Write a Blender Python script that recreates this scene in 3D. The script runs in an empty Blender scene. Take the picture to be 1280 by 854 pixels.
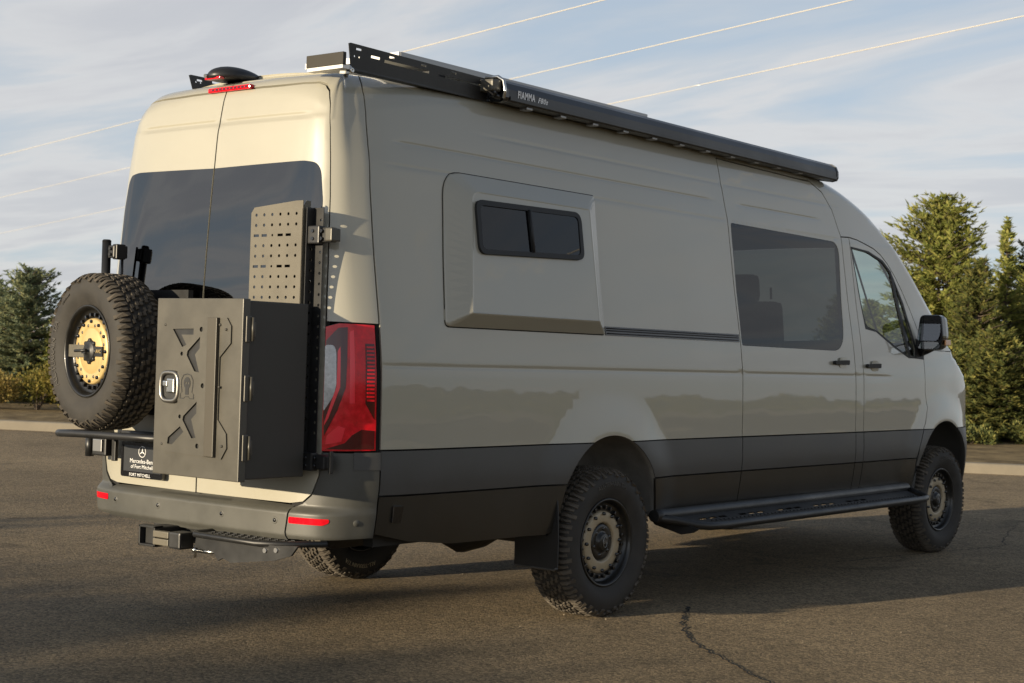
import bpy, bmesh, math, random, bisect
from mathutils import Vector, Matrix, noise
from mathutils.geometry import delaunay_2d_cdt
R=math.radians
scene=bpy.context.scene
C=scene.collection

# ---------------------------------------------------------------- camera
cam=bpy.data.cameras.new('camera'); cam_o=bpy.data.objects.new('camera',cam); C.objects.link(cam_o)
def aim(o,loc,yaw,pitch,roll):
    fw=Vector((math.cos(pitch)*math.cos(yaw),math.cos(pitch)*math.sin(yaw),math.sin(pitch)))
    r=fw.cross(Vector((0,0,1))).normalized(); u=r.cross(fw)
    r2=r*math.cos(roll)+u*math.sin(roll); u2=u*math.cos(roll)-r*math.sin(roll)
    m=Matrix((r2,u2,-fw)).transposed().to_4x4(); m.translation=Vector(loc); o.matrix_world=m
aim(cam_o,(-6.7789,-5.6996,1.3638),R(38.466),R(.5198),R(1.8104))
cam.sensor_width=36; cam.lens=1945.02/1280*36; cam.clip_start=.1; cam.clip_end=6000
cam.dof.use_dof=True; cam.dof.focus_distance=7.6; cam.dof.aperture_fstop=6.3
scene.camera=cam_o

# ---------------------------------------------------------------- sky, sun, exposure
SUN_AZ=14.0; SUN_EL=9.2
world=bpy.data.worlds.new('World'); scene.world=world; world.use_nodes=True
wn=world.node_tree.nodes; wl=world.node_tree.links
bg=wn['Background']
sky=wn.new('ShaderNodeTexSky'); sky.sky_type='NISHITA'; sky.sun_disc=False
sky.sun_elevation=R(SUN_EL); sky.sun_rotation=math.atan2(-math.cos(R(SUN_AZ)),math.sin(R(SUN_AZ)))%(2*math.pi)
sky.air_density=1.0; sky.dust_density=.35; sky.ozone_density=2.5; sky.altitude=800
# thin cirrus: noise on the direction projected to a flat cloud layer
tc=wn.new('ShaderNodeTexCoord'); sep=wn.new('ShaderNodeSeparateXYZ'); wl.new(tc.outputs['Generated'],sep.inputs[0])
zc=wn.new('ShaderNodeMath'); zc.operation='MAXIMUM'; wl.new(sep.outputs['Z'],zc.inputs[0]); zc.inputs[1].default_value=.0
za=wn.new('ShaderNodeMath'); za.operation='ADD'; wl.new(zc.outputs[0],za.inputs[0]); za.inputs[1].default_value=.10
dv=wn.new('ShaderNodeVectorMath'); dv.operation='DIVIDE'; cx=wn.new('ShaderNodeCombineXYZ')
for i in range(3): wl.new(za.outputs[0],cx.inputs[i])
wl.new(tc.outputs['Generated'],dv.inputs[0]); wl.new(cx.outputs[0],dv.inputs[1])
mp=wn.new('ShaderNodeMapping'); mp.inputs['Rotation'].default_value=(0,0,R(-62)); mp.inputs['Scale'].default_value=(.75,.30,.0); mp.inputs['Location'].default_value=(-5.2,6.1,0)
wl.new(dv.outputs[0],mp.inputs[0])
nz=wn.new('ShaderNodeTexNoise'); nz.inputs['Scale'].default_value=2.0; nz.inputs['Detail'].default_value=9; nz.inputs['Roughness'].default_value=.56; nz.inputs['Distortion'].default_value=.5
wl.new(mp.outputs[0],nz.inputs['Vector'])
cr=wn.new('ShaderNodeValToRGB'); ce=cr.color_ramp.elements
ce[0].position=.36; ce[0].color=(.86,.98,1.12,1); ce[1].position=.74; ce[1].color=(.88,.90,.96,1)
for q,c4 in ((.47,(.98,1.03,1.09,1)),(.53,(1.10,1.10,1.11,1)),(.60,(.96,.97,1.01,1))): x_=ce.new(q); x_.color=c4
wl.new(nz.outputs['Fac'],cr.inputs[0])
cs=wn.new('ShaderNodeVectorMath'); cs.operation='SCALE'; cs.inputs['Scale'].default_value=5.6; wl.new(cr.outputs[0],cs.inputs[0])
# the thin layer looks denser towards the horizon, where the line of sight runs longer through it
km=wn.new('ShaderNodeMapRange'); km.interpolation_type='SMOOTHSTEP'; km.inputs[1].default_value=.14; km.inputs[2].default_value=.62; km.inputs[3].default_value=.92; km.inputs[4].default_value=.22; wl.new(zc.outputs[0],km.inputs[0])
gp=wn.new('ShaderNodeMapRange'); gp.inputs[1].default_value=.38; gp.inputs[2].default_value=.56; gp.inputs[3].default_value=.82; gp.inputs[4].default_value=1.; wl.new(nz.outputs['Fac'],gp.inputs[0])
kf=wn.new('ShaderNodeMath'); kf.operation='MULTIPLY'; wl.new(km.outputs[0],kf.inputs[0]); wl.new(gp.outputs[0],kf.inputs[1])
# clouds scatter sunlight forward: brighter on the sun's side of the sky
dt=wn.new('ShaderNodeVectorMath'); dt.operation='DOT_PRODUCT'; dt.inputs[1].default_value=(-math.cos(R(SUN_AZ))*math.cos(R(SUN_EL)),math.sin(R(SUN_AZ))*math.cos(R(SUN_EL)),math.sin(R(SUN_EL))); wl.new(tc.outputs['Generated'],dt.inputs[0])
fs_=wn.new('ShaderNodeMapRange'); fs_.inputs[1].default_value=.2; fs_.inputs[2].default_value=1.; fs_.inputs[3].default_value=5.6; fs_.inputs[4].default_value=10.5; wl.new(dt.outputs['Value'],fs_.inputs[0]); wl.new(fs_.outputs[0],cs.inputs['Scale'])
mx=wn.new('ShaderNodeMix'); mx.data_type='RGBA'; wl.new(kf.outputs[0],mx.inputs['Factor']); wl.new(sky.outputs[0],mx.inputs['A']); wl.new(cs.outputs[0],mx.inputs['B'])
wl.new(mx.outputs['Result'],bg.inputs[0]); bg.inputs[1].default_value=.08
sun=bpy.data.lights.new('sun','SUN'); sun_o=bpy.data.objects.new('sun',sun); C.objects.link(sun_o)
sun.energy=5.0; sun.angle=R(.53); sun.color=(1,.84,.60)
sd=Vector((math.cos(R(SUN_EL))*math.cos(R(SUN_AZ)),-math.cos(R(SUN_EL))*math.sin(R(SUN_AZ)),-math.sin(R(SUN_EL))))
sun_o.rotation_euler=sd.to_track_quat('-Z','Y').to_euler(); sun_o.location=(-30,10,20)
scene.view_settings.view_transform='Standard'; scene.view_settings.look='None'; scene.view_settings.exposure=0.55; scene.view_settings.gamma=1
scene.render.engine='CYCLES'; scene.cycles.max_bounces=8; scene.cycles.transparent_max_bounces=12; scene.cycles.use_denoising=True

# ---------------------------------------------------------------- materials
def mat(name,col,rough=.5,metal=0,coat=0,spec=.5,bump=None,var=None,coat_rough=.03):
    m=bpy.data.materials.new(name); m.use_nodes=True; n=m.node_tree.nodes; l=m.node_tree.links; b=n['Principled BSDF']
    b.inputs['Base Color'].default_value=(*col,1); b.inputs['Roughness'].default_value=rough; b.inputs['Metallic'].default_value=metal
    b.inputs['Coat Weight'].default_value=coat; b.inputs['Coat Roughness'].default_value=coat_rough; b.inputs['Specular IOR Level'].default_value=spec
    if bump or var:
        t=n.new('ShaderNodeTexCoord')
    if var:    # (scale, amount): slow colour and gloss variation
        z=n.new('ShaderNodeTexNoise'); z.inputs['Scale'].default_value=var[0]; z.inputs['Detail'].default_value=6; z.inputs['Roughness'].default_value=.65; l.new(t.outputs['Object'],z.inputs['Vector'])
        mr=n.new('ShaderNodeMapRange'); mr.inputs[1].default_value=.3; mr.inputs[2].default_value=.7; mr.inputs[3].default_value=1-var[1]; mr.inputs[4].default_value=1+var[1]; l.new(z.outputs['Fac'],mr.inputs[0])
        v=n.new('ShaderNodeVectorMath'); v.operation='SCALE'; v.inputs[0].default_value=col; l.new(mr.outputs[0],v.inputs['Scale']); l.new(v.outputs[0],b.inputs['Base Color'])
        m2=n.new('ShaderNodeMapRange'); m2.inputs[1].default_value=.3; m2.inputs[2].default_value=.7; m2.inputs[3].default_value=max(rough-.08,.02); m2.inputs[4].default_value=rough+.08; l.new(z.outputs['Fac'],m2.inputs[0]); l.new(m2.outputs[0],b.inputs['Roughness'])
    if bump:   # (scale, strength, distance)
        z=n.new('ShaderNodeTexNoise'); z.inputs['Scale'].default_value=bump[0]; z.inputs['Detail'].default_value=4; l.new(t.outputs['Object'],z.inputs['Vector'])
        u=n.new('ShaderNodeBump'); u.inputs['Strength'].default_value=bump[1]; u.inputs['Distance'].default_value=bump[2]; l.new(z.outputs['Fac'],u.inputs['Height']); l.new(u.outputs[0],b.inputs['Normal'])
    return m
def wavy(m,scale,strength):
    # slight waviness of pressed and lacquered sheet, seen only in the clear coat
    n=m.node_tree.nodes; l=m.node_tree.links; t=n.new('ShaderNodeTexCoord'); z=n.new('ShaderNodeTexNoise'); z.inputs['Scale'].default_value=scale; z.inputs['Detail'].default_value=2; l.new(t.outputs['Object'],z.inputs['Vector'])
    u=n.new('ShaderNodeBump'); u.inputs['Strength'].default_value=1; u.inputs['Distance'].default_value=strength; l.new(z.outputs['Fac'],u.inputs['Height']); l.new(u.outputs[0],n['Principled BSDF'].inputs['Coat Normal'])
def glass(name,tint,rough=.0,ior=1.52):
    m=bpy.data.materials.new(name); m.use_nodes=True; n=m.node_tree.nodes; l=m.node_tree.links; n.remove(n['Principled BSDF'])
    t=n.new('ShaderNodeBsdfTransparent'); t.inputs[0].default_value=(*tint,1); g=n.new('ShaderNodeBsdfGlossy'); g.inputs['Roughness'].default_value=rough
    f=n.new('ShaderNodeFresnel'); f.inputs[0].default_value=ior; x=n.new('ShaderNodeMixShader'); l.new(f.outputs[0],x.inputs[0]); l.new(t.outputs[0],x.inputs[1]); l.new(g.outputs[0],x.inputs[2]); l.new(x.outputs[0],n['Material Output'].inputs[0])
    return m
PAINT=mat('sand_paint',(.358,.338,.270),.38,0,1.0,.45,var=(1.3,.02),coat_rough=.03)
wavy(PAINT,2.6,.0035)
CLAD=mat('grey_cladding',(.060,.059,.056),.42,0,0,.5,bump=(900,.12,.0006),var=(3,.12))
SILL=mat('dark_sill_paint',(.022,.020,.016),.34,0,.25,.5,var=(2,.1),coat_rough=.2)
BUMP_=mat('bumper_plastic',(.068,.067,.058),.48,0,0,.5,bump=(1100,.1,.0005),var=(4,.12))
BLACK=mat('black_powdercoat',(.014,.014,.014),.42,0,0,.5,bump=(700,.2,.0006),var=(6,.25))
BLACKG=mat('black_gloss',(.008,.008,.009),.18,0,.4,.5)
TRIM=mat('black_rubber_trim',(.010,.010,.010),.6)
GAP=mat('dark_gap',(.004,.004,.004),.8)
BRONZE=mat('bronze_powdercoat',(.080,.074,.060),.42,.2,0,.5,bump=(800,.15,.0005),var=(5,.08))
BRONZE_D=mat('dark_bronze_rib',(.060,.052,.038),.45,.1)
PEG=mat('sunlit_tan_powdercoat',(.118,.105,.078),.45,.1,0,.5,bump=(800,.15,.0005),var=(5,.06))  # lighter copy of the bronze, the perforated panel's stronger sun put into its colour
BOXSIDE=mat('dark_box_powdercoat',(.045,.042,.036),.5,0,0,.4,bump=(800,.2,.0005),var=(5,.1))
STEEL=mat('polished_steel',(.62,.61,.58),.22,1)
ARCH=mat('dusty_arch_liner',(.17,.165,.15),.85,bump=(60,.4,.003),var=(7,.25))
DSTEEL=mat('satin_dark_steel',(.26,.25,.23),.35,.9)
RUBBER=mat('tyre_rubber',(.034,.031,.027),.72,0,0,.35,bump=(160,.25,.001),var=(9,.3))
TREADM=mat('dusty_tread_rubber',(.085,.072,.056),.8,0,0,.3,bump=(220,.4,.0015),var=(14,.4))
LETTER=mat('raised_sidewall_lettering',(.075,.068,.058),.7)
LETTERW=mat('pale_sidewall_lettering',(.30,.25,.16),.7)
RIMB=mat('satin_black_rim',(.018,.017,.015),.33,.3,.2,.5,var=(9,.25))
RIMT=mat('tan_rim_ring',(.35,.285,.185),.42,.1,.1,.5,var=(8,.1))
GOLD=mat('sand_gold_rim_disc',(.55,.40,.17),.38,.15,.1,.5,var=(8,.08))
FAIRM=mat('brown_fairing_plate',(.036,.032,.026),.8,var=(9,.2))
WHITE=mat('white_gelcoat',(.78,.77,.74),.35)
ALU=mat('anodised_frame',(.30,.30,.30),.35,.8)
SOLAR=mat('solar_cells',(.012,.015,.03),.12,0,.6)
AWN=mat('anthracite_awning_case',(.022,.022,.023),.38,.2,.15,.5,var=(3,.1),coat_rough=.15)
RED=mat('red_lens',(.62,.004,.014),.12,0,.25,.35,var=(30,.25))
REDD=mat('smoked_red_lens',(.06,.003,.005),.10,0,.4,.4)
REDL=mat('bright_red_light_guide',(.85,.008,.03),.15,0,.25,.6)
CLEAR=mat('clear_lens',(.42,.43,.44),.12,0,1,.6,var=(60,.3))
AMBER=mat('amber_lens',(.55,.22,.05),.2,0,.8)
GLASS_D=glass('privacy_glass',(.075,.075,.07),0,1.5)
GLASS_R=glass('rear_privacy_glass',(.05,.055,.06),0,2.0)
GLASS_P=glass('pod_window_glass',(.05,.055,.055))
GLASS_F=glass('clear_tinted_glass',(.62,.70,.68))
MIRR=mat('mirror_silver',(.85,.87,.88),.02,1)
SEATM=mat('black_seat_fabric',(.010,.010,.011),.9)
LINING=mat('dark_lining',(.012,.012,.012),.9)
PLATEM=mat('dark_plate',(.030,.032,.035),.35)
PRINT=mat('white_print',(.75,.75,.74),.5)

# ---------------------------------------------------------------- mesh helpers
def link(name,me,m,parent=None,mats=None):
    for x in (mats or [m]): me.materials.append(x)
    o=bpy.data.objects.new(name,me); C.objects.link(o); o.parent=parent
    return o
class MB:
    """collects shapes for ONE mesh object"""
    def __init__(s): s.v=[]; s.f=[]; s.sm=[]
    def add(s,v,f,smooth=False,M=None):
        o=len(s.v); s.v+=[tuple(M@Vector(p)) if M else tuple(p) for p in v]; s.f+=[[i+o for i in q] for q in f]; s.sm+=[smooth]*len(f); return s
    def box(s,c,d,M=None,bev=0):
        x,y,z=[t/2 for t in d]; c=Vector(c)
        if bev:
            bm=bmesh.new(); bmesh.ops.create_cube(bm,size=1); bmesh.ops.scale(bm,vec=d,verts=bm.verts); bmesh.ops.bevel(bm,geom=bm.edges[:],offset=bev,segments=2,affect='EDGES',profile=.6)
            bm.verts.index_update(); s.add([v.co+c for v in bm.verts],[[v.index for v in f.verts] for f in bm.faces],False,M); bm.free(); return s
        v=[Vector((a*x,b*y,e*z))+c for a in (-1,1) for b in (-1,1) for e in (-1,1)]
        return s.add(v,[(0,1,3,2),(4,6,7,5),(0,4,5,1),(2,3,7,6),(0,2,6,4),(1,5,7,3)],False,M)
    def tube(s,path,r,n=12,cap=True,M=None):
        P=[Vector(p) for p in path]; rs=r if isinstance(r,(list,tuple)) else [r]*len(P); v=[];f=[]; u=None
        for i,p in enumerate(P):
            t=((P[min(i+1,len(P)-1)]-p).normalized()+(p-P[max(i-1,0)]).normalized()).normalized()
            if u is None: u=t.orthogonal().normalized()
            else: u=(u-t*u.dot(t)).normalized()
            w=t.cross(u)
            for k in range(n): a=2*math.pi*k/n; v.append(p+(u*math.cos(a)+w*math.sin(a))*rs[i])
        for i in range(len(P)-1):
            for k in range(n): f.append((i*n+k,i*n+(k+1)%n,(i+1)*n+(k+1)%n,(i+1)*n+k))
        s.add(v,f,True,M)
        if cap: o=len(s.v)-len(v); s.f+=[[o+k for k in range(n)][::-1],[o+(len(P)-1)*n+k for k in range(n)]]; s.sm+=[False,False]
        return s
    def lathe(s,prof,n=48,M=None,smooth=True):   # prof: (axial along -Y, radius) -> around Y
        v=[];f=[]
        for k in range(n):
            a=2*math.pi*k/n
            for (y,r) in prof: v.append((r*math.cos(a),y,r*math.sin(a)))
        m=len(prof)
        for k in range(n):
            for i in range(m-1): f.append((k*m+i,((k+1)%n)*m+i,((k+1)%n)*m+i+1,k*m+i+1))
        return s.add(v,f,smooth,M)
    def prism(s,poly,depth,M=None,inset=0):   # poly in local XY, from z=0 to depth
        n=len(poly); c=[sum(p[i] for p in poly)/n for i in (0,1)]
        top=[(c[0]+(p[0]-c[0])*(1-inset),c[1]+(p[1]-c[1])*(1-inset)) for p in poly]
        v=[(p[0],p[1],0) for p in poly]+[(p[0],p[1],depth) for p in top]
        f=[list(range(n))[::-1],[n+i for i in range(n)]]+[(i,(i+1)%n,n+(i+1)%n,n+i) for i in range(n)]
        return s.add(v,f,False,M)
    def build(s,name,m,parent=None,bev=0):
        me=bpy.data.meshes.new(name); me.from_pydata(s.v,[],s.f); me.polygons.foreach_set('use_smooth',s.sm)
        bm=bmesh.new(); bm.from_mesh(me); bmesh.ops.recalc_face_normals(bm,faces=bm.faces); bm.to_mesh(me); bm.free()
        o=link(name,me,m,parent)
        return o
def basis(o,x,y):   # local X -> x, Y -> y
    x=Vector(x).normalized(); y=Vector(y).normalized(); z=x.cross(y); M=Matrix((x,y,z)).transposed().to_4x4(); M.translation=Vector(o); return M
REAR=lambda x,y,z: basis((x,y,z),(0,-1,0),(0,0,1))    # local X to the viewer's right, Y up, Z out of the back of the van (-x)
SIDE=lambda x,y,z: basis((x,y,z),(1,0,0),(0,0,1))     # local X forward, Y up, Z out of the right flank (-y)
def rpoly(pts,rad,n=6):
    """polygon with rounded corners; rad scalar or list"""
    out=[];N=len(pts); rad=rad if isinstance(rad,(list,tuple)) else [rad]*N
    for i in range(N):
        a=Vector(pts[i-1]);b=Vector(pts[i]);c=Vector(pts[(i+1)%N]); r=rad[i]
        if r<=0: out.append(tuple(b)); continue
        u=(a-b);w=(c-b); r=min(r,u.length*.48,w.length*.48); p=b+u.normalized()*r; q=b+w.normalized()*r
        for k in range(n+1): t=k/n; out.append(tuple(p*(1-t)**2+b*2*t*(1-t)+q*t*t))
    return out
def inpoly(p,poly):
    x,y=p; c=False; j=len(poly)-1
    for i in range(len(poly)):
        a,b=poly[i],poly[j]
        if (a[1]>y)!=(b[1]>y) and x<(b[0]-a[0])*(y-a[1])/(b[1]-a[1])+a[0]: c=not c
        j=i
    return c
def resamp(poly,d):
    o=[]
    for a,b in zip(poly,poly[1:]+poly[:1]):
        L=math.hypot(b[0]-a[0],b[1]-a[1]); k=max(1,int(math.ceil(L/d)))
        for i in range(k): t=i/k; o.append((a[0]+(b[0]-a[0])*t,a[1]+(b[1]-a[1])*t))
    return o
def shrink(poly,d):
    A=sum(a[0]*b[1]-b[0]*a[1] for a,b in zip(poly,poly[1:]+poly[:1])); sg=1 if A>0 else -1; o=[];N=len(poly)
    for i in range(N):
        a=Vector(poly[i-1]);b=Vector(poly[i]);c=Vector(poly[(i+1)%N]); e=(b-a); g=(c-b)
        if e.length<1e-9 or g.length<1e-9: o.append(tuple(b)); continue
        n1=Vector((-e.y,e.x)).normalized()*sg; n2=Vector((-g.y,g.x)).normalized()*sg; m=n1+n2
        if m.length<1e-6: o.append(tuple(b)); continue
        m.normalize(); o.append(tuple(b+m*d/max(m.dot(n1),.35)))
    return o
def empty(name,loc=(0,0,0),**k):
    o=bpy.data.objects.new(name,None); C.objects.link(o); o.location=loc
    for a,b in k.items(): o[a]=b
    return o
# ---------------------------------------------------------------- body shell surface (right half; s = distance along the plan outline, h = height along the flank)
def spline(pts):
    """monotone cubic (Fritsch-Carlson) through (x,y) points"""
    xs=[a for a,b in pts]; ys=[b for a,b in pts]; n=len(xs)
    d=[(ys[i+1]-ys[i])/(xs[i+1]-xs[i]) for i in range(n-1)]
    m=[d[0]]+[0 if d[i-1]*d[i]<=0 else 2*d[i-1]*d[i]/(d[i-1]+d[i]) for i in range(1,n-1)]+[d[-1]]
    def f(x):
        if x<=xs[0]: return ys[0]
        if x>=xs[-1]: return ys[-1]
        i=bisect.bisect_right(xs,x)-1; h=xs[i+1]-xs[i]; t=(x-xs[i])/h
        return ((1+2*t)*(1-t)**2*ys[i]+t*(1-t)**2*h*m[i]+t*t*(3-2*t)*ys[i+1]+t*t*(t-1)*h*m[i+1])
    return f
OUT=[(5.345,0),(5.335,.2),(5.315,.44),(5.255,.66),(5.14,.83),(4.98,.917),(4.78,.962),(4.45,.992),(4.05,1.01),(3.6,1.015),(2.98,1.02),(2.2,1.012),(1.4,1.0),(.5,.995),(-.4,.988),(-1.1,.982),(-1.45,.972),(-1.62,.957),(-1.73,.93),(-1.82,.88),(-1.885,.80),(-1.922,.70),(-1.940,.58),(-1.950,.4),(-1.955,.2),(-1.956,0)]
def _cr(P,n=24):
    o=[]
    Q=[(P[0][0],-P[1][1])]+P+[(P[-1][0],-P[-2][1])]
    for i in range(1,len(Q)-2):
        p0,p1,p2,p3=Q[i-1:i+3]
        def kn(a,b): return math.hypot(a[0]-b[0],a[1]-b[1])**.5
        t0=0;t1=t0+kn(p0,p1);t2=t1+kn(p1,p2);t3=t2+kn(p2,p3)
        for k in range(n):
            t=t1+(t2-t1)*k/n; r=[]
            for c in (0,1):
                A1=(t1-t)/(t1-t0)*p0[c]+(t-t0)/(t1-t0)*p1[c]; A2=(t2-t)/(t2-t1)*p1[c]+(t-t1)/(t2-t1)*p2[c]; A3=(t3-t)/(t3-t2)*p2[c]+(t-t2)/(t3-t2)*p3[c]
                B1=(t2-t)/(t2-t0)*A1+(t-t0)/(t2-t0)*A2; B2=(t3-t)/(t3-t1)*A2+(t-t1)/(t3-t1)*A3
                r.append((t2-t)/(t2-t1)*B1+(t-t1)/(t2-t1)*B2)
            o.append(tuple(r))
    o.append(P[-1]); return o
_O=_cr(OUT)[::-1]           # rear centre -> front centre
_S=[0]
for a,b in zip(_O,_O[1:]): _S.append(_S[-1]+math.hypot(a[0]-b[0],a[1]-b[1]))
_k=min(range(len(_O)),key=lambda i:abs(_O[i][0]) if _O[i][1]>.5 else 9); _off=_S[_k]-_O[_k][0]
_S=[v-_off for v in _S]; S0,S1=_S[0],_S[-1]
def outline(s):
    s=min(max(s,S0),S1); i=min(max(bisect.bisect_right(_S,s)-1,0),len(_S)-2); t=(s-_S[i])/(_S[i+1]-_S[i])
    return tuple(_O[i][c]*(1-t)+_O[i+1][c]*t for c in (0,1))
def onorm(s):
    e=.012; a=outline(s-e); b=outline(s+e)
    if s-e<S0: a=(outline(S0+e)[0],-outline(S0+e)[1]); b=outline(S0+e)
    if s+e>S1: b=(outline(S1-e)[0],-outline(S1-e)[1]); a=outline(S1-e)
    dx,dy=b[0]-a[0],b[1]-a[1]; l=math.hypot(dx,dy); return (-dy/l,dx/l)   # outward on +w side
def sx(x):   # s at a given x along the side
    lo,hi=0,len(_O)-1
    if x<-1.95: return S0
    while hi-lo>1:
        m=(lo+hi)//2
        if _O[m][0]<x: lo=m
        else: hi=m
    t=(x-_O[lo][0])/(_O[hi][0]-_O[lo][0]+1e-12); return _S[lo]+t*(_S[hi]-_S[lo])
def sy(y):   # s at a given half width on the rear face
    for i in range(len(_O)-1):
        if _O[i+1][1]>=y: 
            t=(y-_O[i][1])/(_O[i+1][1]-_O[i][1]+1e-12); return _S[i]+t*(_S[i+1]-_S[i])
side_in=spline([(.30,.09),(.45,.052),(.52,.036),(.66,.014),(.80,.001),(.88,.003),(.93,.0055),(1.05,.0066),(1.20,.0098),(1.29,.0138),(1.40,.0255),(1.48,.036),(1.65,.064),(1.815,.092),(2.0,.119),(2.12,.137),(2.208,.1495),(2.232,.1545),(2.29,.1695),(2.44,.205),(2.7,.27)])
rear_in=spline([(.3,.0),(.7,.0),(1.0,.0),(1.6,.006),(1.75,.013),(1.98,.028),(2.2,.046),(2.41,.066),(2.43,.072),(2.50,.085),(2.7,.13)])
ztop=spline([(-3,2.632),(-2.1,2.640),(-1.75,2.650),(-1.2,2.668),(-.6,2.675),(2.2,2.685),(2.6,2.655),(2.9,2.61),(3.3,2.495),(3.6,2.345),(3.85,2.175),(4.13,1.95),(4.4,1.735),(4.62,1.56),(4.72,1.485),(4.9,1.39),(5.1,1.23),(5.25,1.08),(5.5,1.02),(6.6,.98)])
rhf=spline([(-3,.085),(-2.5,.09),(-2.2,.13),(-1.95,.20),(-1.65,.19),(-1.2,.12),(-.6,.085),(2.6,.085),(3.3,.085),(3.9,.08),(4.6,.10),(5.5,.12)])
rwf=spline([(-3,.085),(-2.5,.09),(-2.2,.12),(-1.95,.16),(-1.65,.16),(-1.2,.105),(-.6,.075),(2.6,.075),(3.3,.075),(3.9,.07),(4.6,.10),(5.5,.12)])
def sstep(a,b,x):
    t=min(max((x-a)/(b-a),0),1); return t*t*(3-2*t)
def groove(h,c,w,d):
    t=(h-c)/w
    return d*(1-t*t)**2 if -1<t<1 else 0
def side_detail(s,z):
    """pressed creases and flared wheel arches: extra inset of the flank"""
    g=groove(z,1.30,.016,.0035)*sstep(-1.8,-1.6,s)*(1-sstep(3.25,3.5,s))
    g+=groove(z,2.335,.012,.004)*sstep(-1.56,-1.45,s)*(1-sstep(1.18,1.3,s)+sstep(1.5,1.6,s)*(1-sstep(2.5,2.65,s)))
    g+=groove(z,2.448,.014,.003)*sstep(-1.0,-.6,s)*(1-sstep(2.7,3.0,s))
    g+=groove(z,2.222,.012,.003)*sstep(-1.65,-1.5,s)*(1-sstep(2.75,2.9,s))
    for cx,cz,R in ARCHES:
        d=math.hypot(s-cx,(z-cz)*1.0)-R
        if d<.25: t=max(d,0)/.25; g-=.026*(1-t)**2*(1+2*t)
    return g
ARCHES=((.015,.50,.455),(4.36,.42,.555))
def B(s,h):
    """point on the right-hand body shell"""
    ox,oy=outline(s); nx,ny=onorm(s); zr=ztop(s)-rhf(s)
    if h<=zr: z=h; si=side_in(z)+side_detail(s,z); ri=rear_in(z)+groove(z,2.425,.02,.006)*(1-sstep(-2.2,-2.1,s))
    else:
        a=min((h-zr)/rhf(s),1)*math.pi/2; z=zr+rhf(s)*math.sin(a); e=rwf(s)*(1-math.cos(a))
        si=side_in(z)+e; ri=rear_in(z)+e
    if nx>0: ri=side_in(z)*.5+(h>zr)*rwf(s)*(1-math.cos(min(max(h-zr,0)/rhf(s),1)*math.pi/2))
    return (ox-nx*ri, -(oy-ny*si), z)
def Nrm(s,h,e=.004):
    s=min(max(s,S0+e),S1-e); a=B(s-e,h);b=B(s+e,h);c=B(s,h-e);d=B(s,h+e)
    u=[b[i]-a[i] for i in range(3)]; v=[d[i]-c[i] for i in range(3)]
    n=(u[1]*v[2]-u[2]*v[1],u[2]*v[0]-u[0]*v[2],u[0]*v[1]-u[1]*v[0]); l=math.sqrt(sum(t*t for t in n)) or 1
    return tuple(t/l for t in n)
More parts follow.
